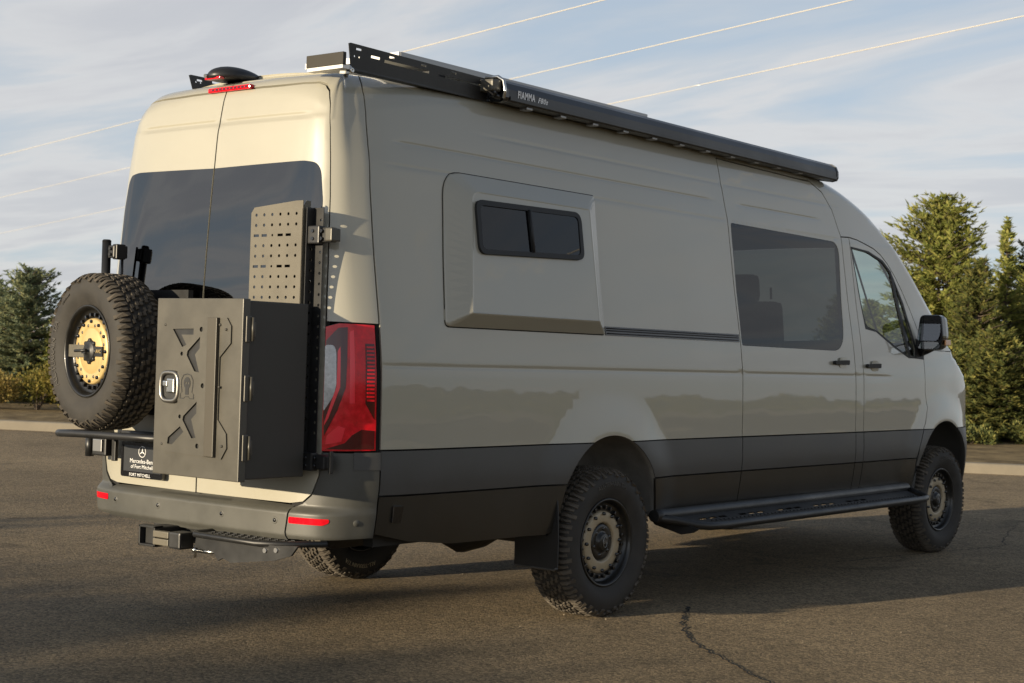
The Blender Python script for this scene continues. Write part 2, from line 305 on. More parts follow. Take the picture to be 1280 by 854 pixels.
# ---------------------------------------------------------------- ground
def struct(name,V,F,m,kind='structure',smooth=False,label=None):
    me=bpy.data.meshes.new(name); me.from_pydata(V,[],F); me.polygons.foreach_set('use_smooth',[smooth]*len(F)); o=link(name,me,m); o['kind']=kind
    return o
def node_mat(name):
    m=bpy.data.materials.new(name); m.use_nodes=True; return m,m.node_tree.nodes,m.node_tree.links,m.node_tree.nodes['Principled BSDF']
def asphalt_mat():
    m,n,l,b=node_mat('asphalt'); t=n.new('ShaderNodeTexCoord')
    def noise_(sc,det=5,rough=.6,dist=0):
        z=n.new('ShaderNodeTexNoise'); z.inputs['Scale'].default_value=sc; z.inputs['Detail'].default_value=det; z.inputs['Roughness'].default_value=rough; z.inputs['Distortion'].default_value=dist; l.new(t.outputs['Object'],z.inputs['Vector']); return z
    big=noise_(.35,6,.6,.4); mid=noise_(6,5,.7); fine=noise_(80,5,.8)
    vo=n.new('ShaderNodeTexVoronoi'); vo.inputs['Scale'].default_value=68; l.new(t.outputs['Object'],vo.inputs['Vector'])
    r=n.new('ShaderNodeValToRGB'); r.color_ramp.elements[0].position=.30; r.color_ramp.elements[0].color=(.075,.062,.044,1); r.color_ramp.elements[1].position=.75; r.color_ramp.elements[1].color=(.50,.405,.272,1); l.new(fine.outputs['Fac'],r.inputs[0])
    st=n.new('ShaderNodeValToRGB'); st.color_ramp.elements[0].position=.0; st.color_ramp.elements[0].color=(.42,.415,.41,1); st.color_ramp.elements[1].position=1; st.color_ramp.elements[1].color=(1.52,1.42,1.25,1); l.new(vo.outputs['Color'],st.inputs[0])
    x1=n.new('ShaderNodeMix'); x1.data_type='RGBA'; x1.blend_type='MULTIPLY'; x1.inputs['Factor'].default_value=1; l.new(r.outputs[0],x1.inputs['A']); l.new(st.outputs[0],x1.inputs['B'])
    mr=n.new('ShaderNodeMapRange'); mr.inputs[1].default_value=.3; mr.inputs[2].default_value=.7; mr.inputs[3].default_value=.70; mr.inputs[4].default_value=1.25; l.new(big.outputs['Fac'],mr.inputs[0])
    m3=n.new('ShaderNodeMapRange'); m3.inputs[1].default_value=.3; m3.inputs[2].default_value=.7; m3.inputs[3].default_value=.82; m3.inputs[4].default_value=1.15; l.new(mid.outputs['Fac'],m3.inputs[0])
    mm=n.new('ShaderNodeMath'); mm.operation='MULTIPLY'; l.new(mr.outputs[0],mm.inputs[0]); l.new(m3.outputs[0],mm.inputs[1])
    sc_=n.new('ShaderNodeVectorMath'); sc_.operation='SCALE'; l.new(x1.outputs['Result'],sc_.inputs[0]); l.new(mm.outputs[0],sc_.inputs['Scale']); l.new(sc_.outputs[0],b.inputs['Base Color'])
    b.inputs['Roughness'].default_value=.85; b.inputs['Specular IOR Level'].default_value=.25
    sn=noise_(.9,4,.55,1.2); sr=n.new('ShaderNodeMapRange'); sr.interpolation_type='SMOOTHSTEP'; sr.inputs[1].default_value=.60; sr.inputs[2].default_value=.72; sr.inputs[3].default_value=1.; sr.inputs[4].default_value=.62; l.new(sn.outputs['Fac'],sr.inputs[0])
    m4=n.new('ShaderNodeMath'); m4.operation='MULTIPLY'; l.new(mm.outputs[0],m4.inputs[0]); l.new(sr.outputs[0],m4.inputs[1]); l.new(m4.outputs[0],sc_.inputs['Scale'])
    ad=n.new('ShaderNodeMath'); ad.operation='SUBTRACT'; l.new(fine.outputs['Fac'],ad.inputs[0]); ms=n.new('ShaderNodeMath'); ms.operation='MULTIPLY'; ms.inputs[1].default_value=.5; l.new(vo.outputs['Distance'],ms.inputs[0]); l.new(ms.outputs[0],ad.inputs[1])
    bu=n.new('ShaderNodeBump'); bu.inputs['Strength'].default_value=1.; bu.inputs['Distance'].default_value=.022; l.new(ad.outputs[0],bu.inputs['Height']); l.new(bu.outputs[0],b.inputs['Normal'])
    return m
def earth_mat(name,a,c,scale):
    m,n,l,b=node_mat(name); t=n.new('ShaderNodeTexCoord'); z=n.new('ShaderNodeTexNoise'); z.inputs['Scale'].default_value=scale; z.inputs['Detail'].default_value=8; z.inputs['Roughness'].default_value=.65; l.new(t.outputs['Object'],z.inputs['Vector'])
    r=n.new('ShaderNodeValToRGB'); r.color_ramp.elements[0].position=.35; r.color_ramp.elements[0].color=(*a,1); r.color_ramp.elements[1].position=.65; r.color_ramp.elements[1].color=(*c,1); l.new(z.outputs['Fac'],r.inputs[0]); l.new(r.outputs[0],b.inputs['Base Color']); b.inputs['Roughness'].default_value=.95; b.inputs['Specular IOR Level'].default_value=.1
    u=n.new('ShaderNodeBump'); u.inputs['Strength'].default_value=.6; u.inputs['Distance'].default_value=.05; l.new(z.outputs['Fac'],u.inputs['Height']); l.new(u.outputs[0],b.inputs['Normal']); return m
ASPH=asphalt_mat(); DRY=earth_mat('dry_grass_earth',(.10,.085,.045),(.24,.19,.10),.8); MULCH=earth_mat('brown_mulch',(.11,.08,.045),(.28,.21,.11),3.); CONC=mat('kerb_concrete',(.19,.165,.125),.85,bump=(60,.4,.004),var=(2.5,.15))
HILL=earth_mat('scrub_hillside',(.085,.085,.032),(.36,.30,.14),.16); VERGE=earth_mat('dry_verge_grass',(.40,.32,.19),(.55,.43,.26),1.5)
CRACK=mat('crack_shadow',(.008,.008,.008),.95)
kd=Vector((.440,-.898,0)); kn=Vector((.898,.440,0)); kp=Vector((10.2,8.38,0))
def kpt(a,b,z): q=kp+kd*a+kn*b; return (q.x,q.y,z)
a0,a1=-60,36.05
struct('asphalt',[kpt(a1,.02,0),kpt(a0,.02,0),(-70,62,0),(-70,-24.02,0)],[(0,1,2,3)],ASPH)
ringv=[(2500*math.cos(i*math.pi/24),2500*math.sin(i*math.pi/24),-.35) for i in range(48)]
struct('ground',ringv,[list(range(48))],DRY)
# kerb cast in three metre lengths, rounded nose
sec=[(0,-.05),(0,.105),(.012,.128),(.03,.138),(.15,.140),(.15,-.05)]
V=[];F=[]; n=len(sec); k=0; a=a0
while a<a1:
    b=a+3.0; o=len(V)
    for q in (a+.006,b-.006): V+=[kpt(q,s_,z_) for s_,z_ in sec]
    F+=[(o+i,o+(i+1)%n,o+n+(i+1)%n,o+n+i) for i in range(n)]+[list(range(o,o+n))[::-1],list(range(o+n,o+2*n))]; a=b
struct('kerb',V,F,CONC)
V=[];F=[]; NA,NB=54,16
for i in range(NA+1):
    for j in range(NB+1):
        a=a0+(a1-a0)*i/NA; b=.15+(j/NB)**2*60; q=kp+kd*a+kn*b; V.append((q.x,q.y,.125+min(b*.012,.25)*(b>.2)+.07*noise.noise(q*.6)*min(b,1)-.6*max(0,(b-12)/48)))
F=[(i*(NB+1)+j,(i+1)*(NB+1)+j,(i+1)*(NB+1)+j+1,i*(NB+1)+j+1) for i in range(NA) for j in range(NB)]
struct('planting_bed',V,F,MULCH,smooth=True)
# low scrubby rise on the near side of the lot (mirrored in the flank of the van)
V=[];F=[]; NX,NY=70,26
for i in range(NX+1):
    for j in range(NY+1):
        x=-75+190*i/NX; y=-24-(j/NY)**1.5*190; d=-24-y; V.append((x,y,(.12 if j==0 else .15+d*.012+4.2*sstep(25,120,d)+.9*noise.noise(Vector((x*.05,y*.05,0)))*sstep(4,30,d)+.25*noise.noise(Vector((x*.3,y*.3,3)))*sstep(1,6,d)) if j else -.02))
F=[(i*(NY+1)+j,i*(NY+1)+j+1,(i+1)*(NY+1)+j+1,(i+1)*(NY+1)+j) for i in range(NX) for j in range(NY)]
struct('scrub_hill',V,F,HILL,smooth=True)
struct('dry_verge',[(-75,-23.9,.10),(115,-23.9,.10),(115,-28.5,.30),(-75,-28.5,.30)],[(0,3,2,1)],VERGE)
# cracks in the asphalt
def crack(path,w,seed):
    rnd=random.Random(seed); V=[];F=[]; P=[]
    for p,q in zip(path,path[1:]):
        L=math.dist(p,q); k=max(2,int(L/.022))
        for i in range(k): t=i/k; P.append((p[0]+(q[0]-p[0])*t,p[1]+(q[1]-p[1])*t))
    off=0
    for i,p in enumerate(P):
        a=P[max(i-1,0)];b=P[min(i+1,len(P)-1)]; t=Vector((b[0]-a[0],b[1]-a[1])).normalized(); q=Vector((-t.y,t.x)); off=off*.7+rnd.uniform(-1,1)*.012; ww=w*rnd.uniform(.35,1.25)*(1-.6*i/len(P)); x=p[0]+q.x*off; y=p[1]+q.y*off
        V+=[(x+q.x*ww,y+q.y*ww,.004),(x-q.x*ww,y-q.y*ww,.004)]
    F=[(2*i,2*i+1,2*i+3,2*i+2) for i in range(len(P)-1)]
    struct('asphalt_crack',V,F,CRACK)
crack([(.62,-1.12),(.48,-1.20),(.25,-1.33),(.037,-1.466),(-.302,-1.747),(-.549,-2.05),(-.855,-2.448),(-1.2,-2.9)],.010,5)
crack([(3.1,-.75),(4.4,-1.02),(5.1,-1.2),(5.8,-.95),(7.2,-.55)],.007,8)
PEB=mat('pale_grit',(.36,.30,.22),.9)
rnd=random.Random(11); mb=MB()
for i in range(600):
    x=rnd.uniform(-3.6,7); y=rnd.uniform(-4.2,9); r_=rnd.choice((.002,.003,.003,.004,.006)) ; Mx=Matrix.Translation((x,y,r_*.4))@Matrix.Rotation(rnd.uniform(0,6),4,'Z')
    mb.add([(r_,0,0),(0,r_*.8,0),(-r_*.9,0,0),(0,-r_,0),(r_*.1,0,r_*.8),(0,0,-r_*.5)],[(0,1,4),(1,2,4),(2,3,4),(3,0,4)],False,Mx)
o=mb.build('loose_grit',PEB); o['kind']='stuff'; o['label']='scattered pale grit lying on the asphalt'; o['category']='grit'

ROWS=sorted(set([round(.30+.045*i,4) for i in range(46)]+[1.284+.004*i for i in range(9)]+[2.21+.004*i for i in range(8)]+[2.322+.0033*i for i in range(9)]+[2.434+.0035*i for i in range(9)]+[2.40+.0115*i for i in range(26)]+[2.57+.008*i for i in range(16)]))
def panel(name,poly,m,parent,holes=(),off=0.,skirt=.014,mirror=False,gap=.0040,rows=None,smooth=True,fine=1.):
    """a pressed panel cut from the body shell: polygon in (s,h), real gap round its edge and folded flanges"""
    poly=resamp(shrink(poly,gap) if gap else list(poly),.03*fine); holes=[resamp(list(h),.03*fine) for h in holes]
    if not callable(off): o0=off; off=lambda s,h:o0
    pts=[];edges=[]; occ=set()
    for lp in [poly]+holes:
        b=len(pts); pts+=lp; edges+=[(b+i,b+(i+1)%len(lp)) for i in range(len(lp))]
    c=.014*fine
    for q in pts: occ.add((int(math.floor(q[0]/c)),int(math.floor(q[1]/c))))
    s0=min(q[0] for q in poly); s1=max(q[0] for q in poly); h0=min(q[1] for q in poly); h1=max(q[1] for q in poly)
    cols=[]; s=s0
    while s<s1: cols.append(s); s+=(.025 if s<-1.4 and s>-2.3 else .05 if s>4.3 or s<-1.4 else .055)*fine
    for i,h in enumerate(rows or ROWS):
        if h<=h0 or h>=h1: continue
        for s in cols:
            k=(int(math.floor(s/c)),int(math.floor(h/c)))
            if any((k[0]+a,k[1]+b) in occ for a in (-1,0,1) for b in (-1,0,1)): continue
            if inpoly((s,h),poly) and not any(inpoly((s,h),hh) for hh in holes): pts.append((s,h))
    vs,es,fs,_,_,_=delaunay_2d_cdt([Vector(q) for q in pts],edges,[],0,1e-6)
    F=[]
    for f in fs:
        cxy=(sum(vs[i][0] for i in f)/3,sum(vs[i][1] for i in f)/3)
        if inpoly(cxy,poly) and not any(inpoly(cxy,hh) for hh in holes): F.append(list(f))
    P=[];N=[]
    def pt(s,h): p=Vector(B(s,h)); return p+Vector(Nrm(s,h))*off(s,h)
    const=off(0,.6)==off(1,1.7)==off(-2,.62)
    for s,h in vs:
        n=Vector(Nrm(s,h)); p=Vector(B(s,h))+n*off(s,h)
        if not const:
            e=.004; n=(pt(s+e,h)-pt(s-e,h)).cross(pt(s,h+e)-pt(s,h-e)).normalized()
        P.append(p);N.append(n)
    A=sum((P[f[1]]-P[f[0]]).cross(P[f[2]]-P[f[0]]).dot(N[f[0]]) for f in F[:20])
    if A<0: F=[f[::-1] for f in F]
    cnt={}
    for f in F:
        for a,b in zip(f,f[1:]+f[:1]): cnt[(a,b)]=1
    bd=[(a,b) for (a,b) in cnt if (b,a) not in cnt]
    LN=[N[i] for f in F for i in f]; nF=len(F)
    if skirt:
        mp_={}
        for a,b in bd:
            if vs[a][0]<S0+.003 and vs[b][0]<S0+.003: continue
            for i in (a,b):
                if i not in mp_: mp_[i]=len(P); P.append(P[i]-N[i]*skirt)
            q=[b,a,mp_[a],mp_[b]]; F.append(q); fn=(P[a]-P[b]).cross(P[mp_[a]]-P[b]).normalized(); LN+=[fn]*4
    if mirror:
        P=[Vector((p.x,-p.y,p.z)) for p in P]; k=0; L2=[]
        for f in F:
            L2+=[Vector((n.x,-n.y,n.z)) for n in LN[k:k+len(f)]][::-1]; k+=len(f)
        F=[f[::-1] for f in F]; LN=L2
    me=bpy.data.meshes.new(name); me.from_pydata([tuple(p) for p in P],[],F); me.polygons.foreach_set('use_smooth',[True]*len(F)); me.normals_split_custom_set([tuple(n) for n in LN])
    return link(name,me,m,parent)
def seal(name,path,parent,w=.03,depth=.011,mirror=False):
    """dark ribbon behind a shut line"""
    P=[];F=[]; path=resamp(path,.05)[:-1] if path[0]==path[-1] else resamp(path+[path[-1]],.05)
    for i,(s,h) in enumerate(path):
        a=path[max(i-1,0)];b=path[min(i+1,len(path)-1)]; t=Vector((b[0]-a[0],b[1]-a[1]))
        if t.length<1e-9: t=Vector((0,1))
        t.normalize(); q=Vector((-t.y,t.x))
        for e in (-w/2,w/2): p=Vector(B(s+q.x*e,h+q.y*e))-Vector(Nrm(s,h))*depth; P.append((p.x,-p.y if mirror else p.y,p.z))
    F=[(2*i,2*i+1,2*i+3,2*i+2) for i in range(len(path)-1)]
    me=bpy.data.meshes.new(name); me.from_pydata(P,[],F); return link(name,me,GAP,parent)
van=empty('camper_van',label='long sand-coloured high-roof camper van with spare wheel and box on its rear doors',category='van')
def arc(cx,cz,r,h0,h1=None,n=22,lo=0,hi=math.pi):
    return [(cx-r*math.cos(lo+(hi-lo)*i/n),cz+r*math.sin(lo+(hi-lo)*i/n)) for i in range(n+1)]
def archpts(k,hcut,grow=0):
    cx,cz,r=ARCHES[k]; r+=grow; a=math.asin(min(max((hcut-cz)/r,-1),1)); return arc(cx,cz,r,0,n=26,lo=a,hi=math.pi-a)
ZT=lambda s: ztop(s)
def toprow(a,b,n=30): return [(a+(b-a)*i/n,ZT(a+(b-a)*i/n)) for i in range(n+1)]
DS=-1.705; DT=-1.57; DSEAM=[(DS,2.10),(-1.689,2.41),(-1.683,2.48),(-1.668,2.53),(-1.639,2.578),(-1.60,2.622)]; SL0,SL1=1.387,2.858; FD0=2.978; PL=.922; LS=.718
# ---- right flank
fd_front=[(4.005,1.44),(4.0,1.19),(4.035,1.08),(3.985,.98),(3.925,.90),(3.86,.80),(3.815,.716),(3.80,.52)]
fd_top=[(FD0,2.246),(3.10,2.238),(3.22,2.218),(3.35,2.195),(3.46,2.158),(3.56,2.10),(3.66,2.02),(3.76,1.915),(3.86,1.79),(3.95,1.65),(4.015,1.52)]
def right_side(mi):
    sfx=dict(mirror=mi)
    q=panel('quarter_panel',[(DS,PL)]+archpts(0,PL)+[(SL0,PL),(SL0,ZT(SL0))]+toprow(DT,SL0)[::-1][1:]+DSEAM[::-1],PAINT,van,**sfx)
    panel('lower_trim',[(DS,LS),(archpts(0,LS)[0][0],LS)]+[p for p in archpts(0,LS)[1:] if p[1]<PL and p[0]<0]+[(archpts(0,PL)[0][0],PL),(DS,PL)],CLAD,q,off=.003,**sfx)
    panel('lower_trim',[(archpts(0,LS)[-1][0],LS),(SL0,LS),(SL0,PL)]+[(archpts(0,PL)[-1][0],PL)]+[p for p in archpts(0,LS)[:-1] if p[1]<PL and p[0]>0],CLAD,q,off=.003,**sfx)
    panel('sill_trim',[(DS,.545),(-1.5,.50),(-1.2,.468),(-.5,.462),(-.44,.48),(archpts(0,.50)[0][0]+.0,.50),(archpts(0,LS)[0][0],LS),(DS,LS)],SILL,q,off=.004,**sfx)
    panel('sill_trim',[(.478,.47),(SL0,.485),(SL0,LS),(archpts(0,LS)[-1][0],LS),(archpts(0,.52)[-1][0],.52)],SILL,q,off=.004,**sfx)
    # sliding door
    win=rpoly([(1.418,2.212),(2.812,2.198),(2.722,1.462),(1.402,1.468)],[.02,.11,.16,.02],8)
    if mi: win=rpoly([(1.6,2.15),(2.7,2.15),(2.65,1.5),(1.6,1.5)],.08)
    d=panel('sliding_door',[(SL0,PL),(SL1,PL),(SL1,2.24),(2.80,2.42),(2.70,2.53),(2.55,2.585),(SL0,2.605)],PAINT,van,holes=[win],**sfx)
    g=panel('window',win,GLASS_D,d,off=-.002,skirt=.004,gap=.001,**sfx)
    panel('window_border',shrink(win,-.001),TRIM,d,holes=[shrink(win,.012)],off=-.004,skirt=.006,gap=0,**sfx)
    panel('lower_trim',[(SL0,LS),(SL1,LS),(SL1,PL),(SL0,PL)],CLAD,d,off=.003,**sfx)
    panel('sill_trim',[(SL0,.488),(SL1,.50),(SL1,LS),(SL0,LS)],SILL,d,off=.004,**sfx)
    # header above the sliding door, pillar, front door
    panel('roof_side_panel',[(SL0,2.605),(2.55,2.585),(2.70,2.53),(2.80,2.42),(SL1,2.24),(FD0,2.246)]+fd_top[1:]+[(4.012,1.50)]+[(s,ZT(s)-.0) for s in [4.70,4.55,4.40,4.25,4.10,4.0,3.9,3.8,3.7,3.6,3.5,3.4,3.3,3.2,3.1,3.0,2.9,2.8,2.7,2.6,2.4,2.0,SL0]],PAINT,van,**sfx)
    pil=panel('door_pillar',[(SL1,PL),(FD0,PL),(FD0,2.246),(SL1,2.24)],PAINT,van,**sfx)
    panel('lower_trim',[(SL1,LS),(FD0,LS),(FD0,PL),(SL1,PL)],CLAD,pil,off=.003,**sfx); panel('sill_trim',[(SL1,.50),(FD0,.50),(FD0,LS),(SL1,LS)],SILL,pil,off=.004,**sfx)
    fup=[p for p in fd_front if p[1]>PL]
    w1=rpoly([(2.995,2.172),(3.25,2.160),(3.475,2.108),(3.585,2.040),(3.735,1.452),(3.53,1.515),(3.25,1.622),(3.085,1.640)],[.03,.05,.05,.03,.01,.05,.06,.06],5)
    w2=rpoly([(3.640,1.975),(3.745,1.805),(3.862,1.505),(3.845,1.452),(3.775,1.445)],[.01,.03,.02,.02,.01],4)
    fd=panel('front_door',[(FD0,PL),(3.94,PL)]+fup[::-1]+fd_top[::-1],PAINT,van,holes=[w1,w2],**sfx)
    panel('window',w1,GLASS_F,fd,off=-.006,skirt=.003,gap=.001,**sfx); panel('quarter_window',w2,GLASS_F,fd,off=-.006,skirt=.003,gap=.001,**sfx)
    wout=[(2.985,2.184),(3.26,2.172),(3.485,2.122),(3.60,2.052),(3.76,1.83),(3.895,1.50),(3.87,1.435),(3.74,1.435),(3.52,1.50),(3.24,1.607),(3.075,1.622)]
    panel('window_frame',wout,TRIM,fd,holes=[w1,w2],off=.001,skirt=.008,gap=0,**sfx)
    panel('mirror_base',[(3.86,1.435),(4.0,1.43),(3.99,1.50),(3.90,1.58)],TRIM,fd,off=.004,gap=0,**sfx)
    panel('lower_trim',[(FD0,LS),(3.816,LS),(3.86,.80),(3.94,PL),(FD0,PL)],CLAD,fd,off=.003,**sfx); panel('sill_trim',[(FD0,.50),(3.80,.52),(3.815,LS),(FD0,LS)],SILL,fd,off=.004,**sfx)
    # front wing
    a=archpts(1,PL)
    nose=[(4.70,ZT(4.70)),(4.9,ZT(4.9)),(5.05,ZT(5.05)),(5.2,ZT(5.2)),(5.35,ZT(5.35)),(5.5,ZT(5.5))]
    w=panel('front_wing',[(3.94,PL)]+a+[(5.02,PL),(5.10,1.02),(5.18,1.12)]+[(5.08,1.24),(4.96,1.345),(4.70,ZT(4.70)),(4.02,1.505)]+fup,PAINT,van,**sfx)
    panel('lower_trim',[(3.816,.66),(3.872,.66)]+[p for p in archpts(1,.64)[1:] if p[1]<PL and p[0]<4.3]+[(a[0][0],PL),(3.94,PL),(3.86,.80)],CLAD,w,off=.003,**sfx)
    panel('headlight',[(5.02,PL),(5.42,PL),(5.42,1.0),(5.25,1.09),(5.10,1.225),(5.185,1.12),(5.10,1.02)],CLEAR,w,off=.003,**sfx)
    panel('front_bumper',[(4.88,.45)]+[p for p in archpts(1,.46) if p[0]>4.36 and p[1]<PL][::-1]+[(a[-1][0],PL),(5.42,PL),(5.42,1.0),(5.6,1.0),(S1-.002,.98),(S1-.002,.42),(5.3,.42)],CLAD,van,off=.006,**sfx)
    # shut lines
    for pth in ([(SL0,.49),(SL0,2.605)],[(SL1,.50),(SL1,2.24)],[(FD0,.50),(FD0,2.246)],[(SL0,2.605),(2.55,2.585),(2.70,2.53),(2.80,2.42),(SL1,2.24)],fd_top+fd_front,[(DS,.55)]+DSEAM+[(DT,2.645)],[(DS,LS),(-.46,LS)],[(.47,LS),(3.82,LS)],[(DS,PL),(-.2,PL)],[(.24,PL),(3.94,PL)]):
        seal('door_seal',pth,van,mirror=mi)
    return q
QR=right_side(False); QL=right_side(True)
# ---- sliding-door rail on the quarter panel
panel('door_rail',[(-.012,1.487),(1.372,1.487),(1.372,1.534),(-.012,1.534)],BLACKG,QR,off=.004,gap=0)
mb=MB()
for h in (1.497,1.512,1.524):
    mb.tube([Vector(B(s,h))+Vector(Nrm(s,h))*.006 for s in [i*.1 for i in range(14)]+[1.36]],.0035,6)
mb.build('rail_track',BLACK,QR)
# ---- back of the van
dr=[(-2.13,.672),(-2.06,.683),(-2.015,.722),(-1.985,.80),(-1.97,.92),(-1.968,1.47),(-1.956,1.75),(-1.955,2.05),(-1.965,2.214),(-1.972,2.36),(-1.993,2.462),(-2.026,2.509),(-2.072,2.535),(-2.132,2.551),(-2.235,2.559),(-2.49,2.568),(S0,2.569)]
gw=rpoly([(S0+.0050,1.40),(-2.03,1.40),(-2.003,2.03),(-2.03,2.20),(-2.15,2.214),(S0+.0050,2.205)],[.0,.10,.02,.06,.02,.0],6)
for mi in (False,True):
    d=panel('rear_door',[(S0+.001,.672)]+dr,PAINT,van,holes=[gw],mirror=mi)
    panel('rear_window',gw,GLASS_R,d,off=.001,skirt=.004,gap=.0005,mirror=mi)
    panel('window_border',gw,TRIM,d,holes=[shrink(gw,.010)],off=-.002,skirt=.006,gap=0,mirror=mi)
    fr=panel('rear_frame',[(S0,2.569)]+dr[::-1][1:-6]+[(-1.966,1.487),(DS,1.483)]+DSEAM+toprow(S0,DT,40)[::-1],PAINT,van,mirror=mi)
    seal('door_seal',[(p[0],p[1]) for p in dr],van,mirror=mi)
    seal('door_seal',[(S0+.006,.67),(S0+.006,2.575)],van,mirror=mi)
    # tail light
    tl=[(-1.966,1.466),(-1.90,1.483),(DS-.03,1.479),(DS-.026,.922),(-1.972,.915),(-1.974,1.07)]
    t=panel('tail_light',tl,RED,van,off=.010,skirt=.03,mirror=mi,gap=.001)
    panel('light_surround',shrink(tl,-.004),GAP,t,off=-.006,skirt=.02,mirror=mi,gap=0)
    panel('smoked_panel',[(-1.962,1.405),(-1.905,1.462),(-1.862,1.466),(-1.872,1.20),(-1.905,1.10),(-1.962,.985),(-1.968,1.07)],REDD,t,off=.0125,skirt=.004,mirror=mi,gap=0)
    panel('reversing_lens',rpoly([(-1.966,1.385),(-1.925,1.385),(-1.915,1.36),(-1.913,1.21),(-1.925,1.16),(-1.968,1.09)],.012),CLEAR,t,off=.0145,skirt=.004,mirror=mi,gap=0)
    panel('light_guide',[(-1.908,1.36),(-1.896,1.38),(-1.896,1.20),(-1.945,1.06),(-1.962,1.03),(-1.962,1.045),(-1.913,1.20)],REDL,t,off=.0145,skirt=.003,mirror=mi,gap=0)
    panel('light_guide',[(-1.855,1.445),(-1.835,1.455),(-1.832,1.13),(-1.855,1.13)],REDL,t,off=.0125,skirt=.003,mirror=mi,gap=0)
    panel('smoked_corner',[(-1.955,.925),(-1.74,.928),(-1.74,1.01),(-1.80,1.015),(-1.84,.99),(-1.87,.955)],REDD,t,off=.0125,skirt=.003,mirror=mi,gap=0)
    panel('light_guide',[(-1.955,.945),(-1.885,.96),(-1.87,1.02),(-1.90,1.03),(-1.95,.985)],REDL,t,off=.0135,skirt=.003,mirror=mi,gap=0)
    panel('smoked_louvre_panel',[(-1.785,1.395),(-1.742,1.395),(-1.742,1.06),(-1.785,1.13)],REDD,t,off=.0125,skirt=.003,mirror=mi,gap=0)
    for i in range(15):
        h=1.14+i*.0168
        panel('louvre',[(-1.780,h),(-1.745,h),(-1.745,h+.008),(-1.780,h+.008)],RED,t,off=.0155,skirt=.003,mirror=mi,gap=0)
    # bumper
    offc=lambda s,h:.004+.030*(1-sstep(.632,.672,h))*(1-.85*sstep(-1.97,-1.78,s))-.02*(1-sstep(.50,.54,h))*(1-.6*sstep(-1.97,-1.78,s))
    bc=panel('bumper',[(S0,.505),(-2.118,.515),(-2.125,.55),(-2.118,.60),(-2.112,.666),(S0,.676)],BUMP_,van,off=lambda s,h:offc(s,h)+.006-.035*sstep(.648,.674,h),skirt=.012,mirror=mi,gap=0,fine=.6,rows=[.50+.008*i for i in range(30)])
    panel('corner_bumper',[(-2.118,.515),(DS,.528),(DS,.914),(-1.972,.912),(-1.987,.80),(-2.017,.718),(-2.062,.679),(-2.112,.660),(-2.118,.60),(-2.125,.55)],BUMP_,van,off=offc,skirt=.03,mirror=mi,fine=.6,rows=[.50+.008*i for i in range(26)]+[.72+.03*i for i in range(8)])
    panel('corner_upper_trim',[(-1.83,.835),(DS,.835),(DS,.9135),(-1.83,.9125)],CLAD,van,off=.008,skirt=.006,mirror=mi,gap=0)
    panel('reflector',rpoly([(-2.108,.590),(-1.945,.590),(-1.918,.602),(-1.918,.619),(-2.108,.619)],.008,3),RED,bc,off=lambda s,h:offc(s,h)+.003,skirt=.008,mirror=mi,gap=0)
    for yy,hh in ((.227,.597),(.567,.597)):
        s=sy(yy); p=Vector(B(s,hh)); n=Vector(Nrm(s,hh)); p=p+n*(offc(s,hh)+.006)
        if mi: p.y*=-1; n.y*=-1
        M=n.to_track_quat('-Y','Z').to_matrix().to_4x4(); M.translation=p
        MB().lathe([(.0,.0),(-.002,.012),(-.002,.014),(.0005,.017)],16,M).build('parking_sensor',BUMP_,bc)
        MB().lathe([(-.0035,.0),(-.0035,.0085),(-.001,.0095)],14,M).build('sensor_face',BLACKG,bc)
p=Vector(B(-1.80,.60)); n=Vector(Nrm(-1.80,.60)); M=n.to_track_quat('-Y','Z').to_matrix().to_4x4(); M.translation=p+n*.010
MB().lathe([(-.003,.0),(-.003,.011),(.001,.016)],16,M).build('parking_sensor',BUMP_,van)
panel('side_marker',[(-1.622,.598),(-1.575,.598),(-1.570,.672),(-1.622,.672)],BLACKG,QR,off=.018,skirt=.016,gap=0)
# ---- roof, windscreen, bonnet
def cap(name,sa,sb,m,crown,bulge,nv=24,step=.05,dz=0.):
    n=max(2,int((sb-sa)/step)); V=[];F=[]
    for i in range(n+1):
        s=sa+(sb-sa)*i/n; r=Vector(B(s,ZT(s)))
        for k in range(nv+1):
            v=-1+2*k/nv; w=(1-v*v); V.append((r.x+bulge(s)*w,-r.y*v,r.z+crown(s)*w+dz))
    F=[(i*(nv+1)+k,i*(nv+1)+k+1,(i+1)*(nv+1)+k+1,(i+1)*(nv+1)+k) for i in range(n) for k in range(nv)]
    me=bpy.data.meshes.new(name); me.from_pydata(V,[],F); me.polygons.foreach_set('use_smooth',[True]*len(F)); return link(name,me,m,van)
crw=spline([(-2.8,.002),(-2.2,.012),(-1.9,.035),(-1.2,.05),(3.0,.05),(3.8,.03),(4.6,.03),(5.2,.05)])
blg=spline([(-2,0),(2.4,0),(3.4,.12),(4.6,.16),(5.2,.12),(6,.0)])
cap('roof',S0,3.78,PAINT,crw,blg)
cap('windscreen',3.785,4.64,GLASS_F,crw,blg)
cap('bonnet',4.645,5.28,PAINT,crw,blg)
cap('grille',5.28,5.94,CLAD,lambda s:0,lambda s:0)
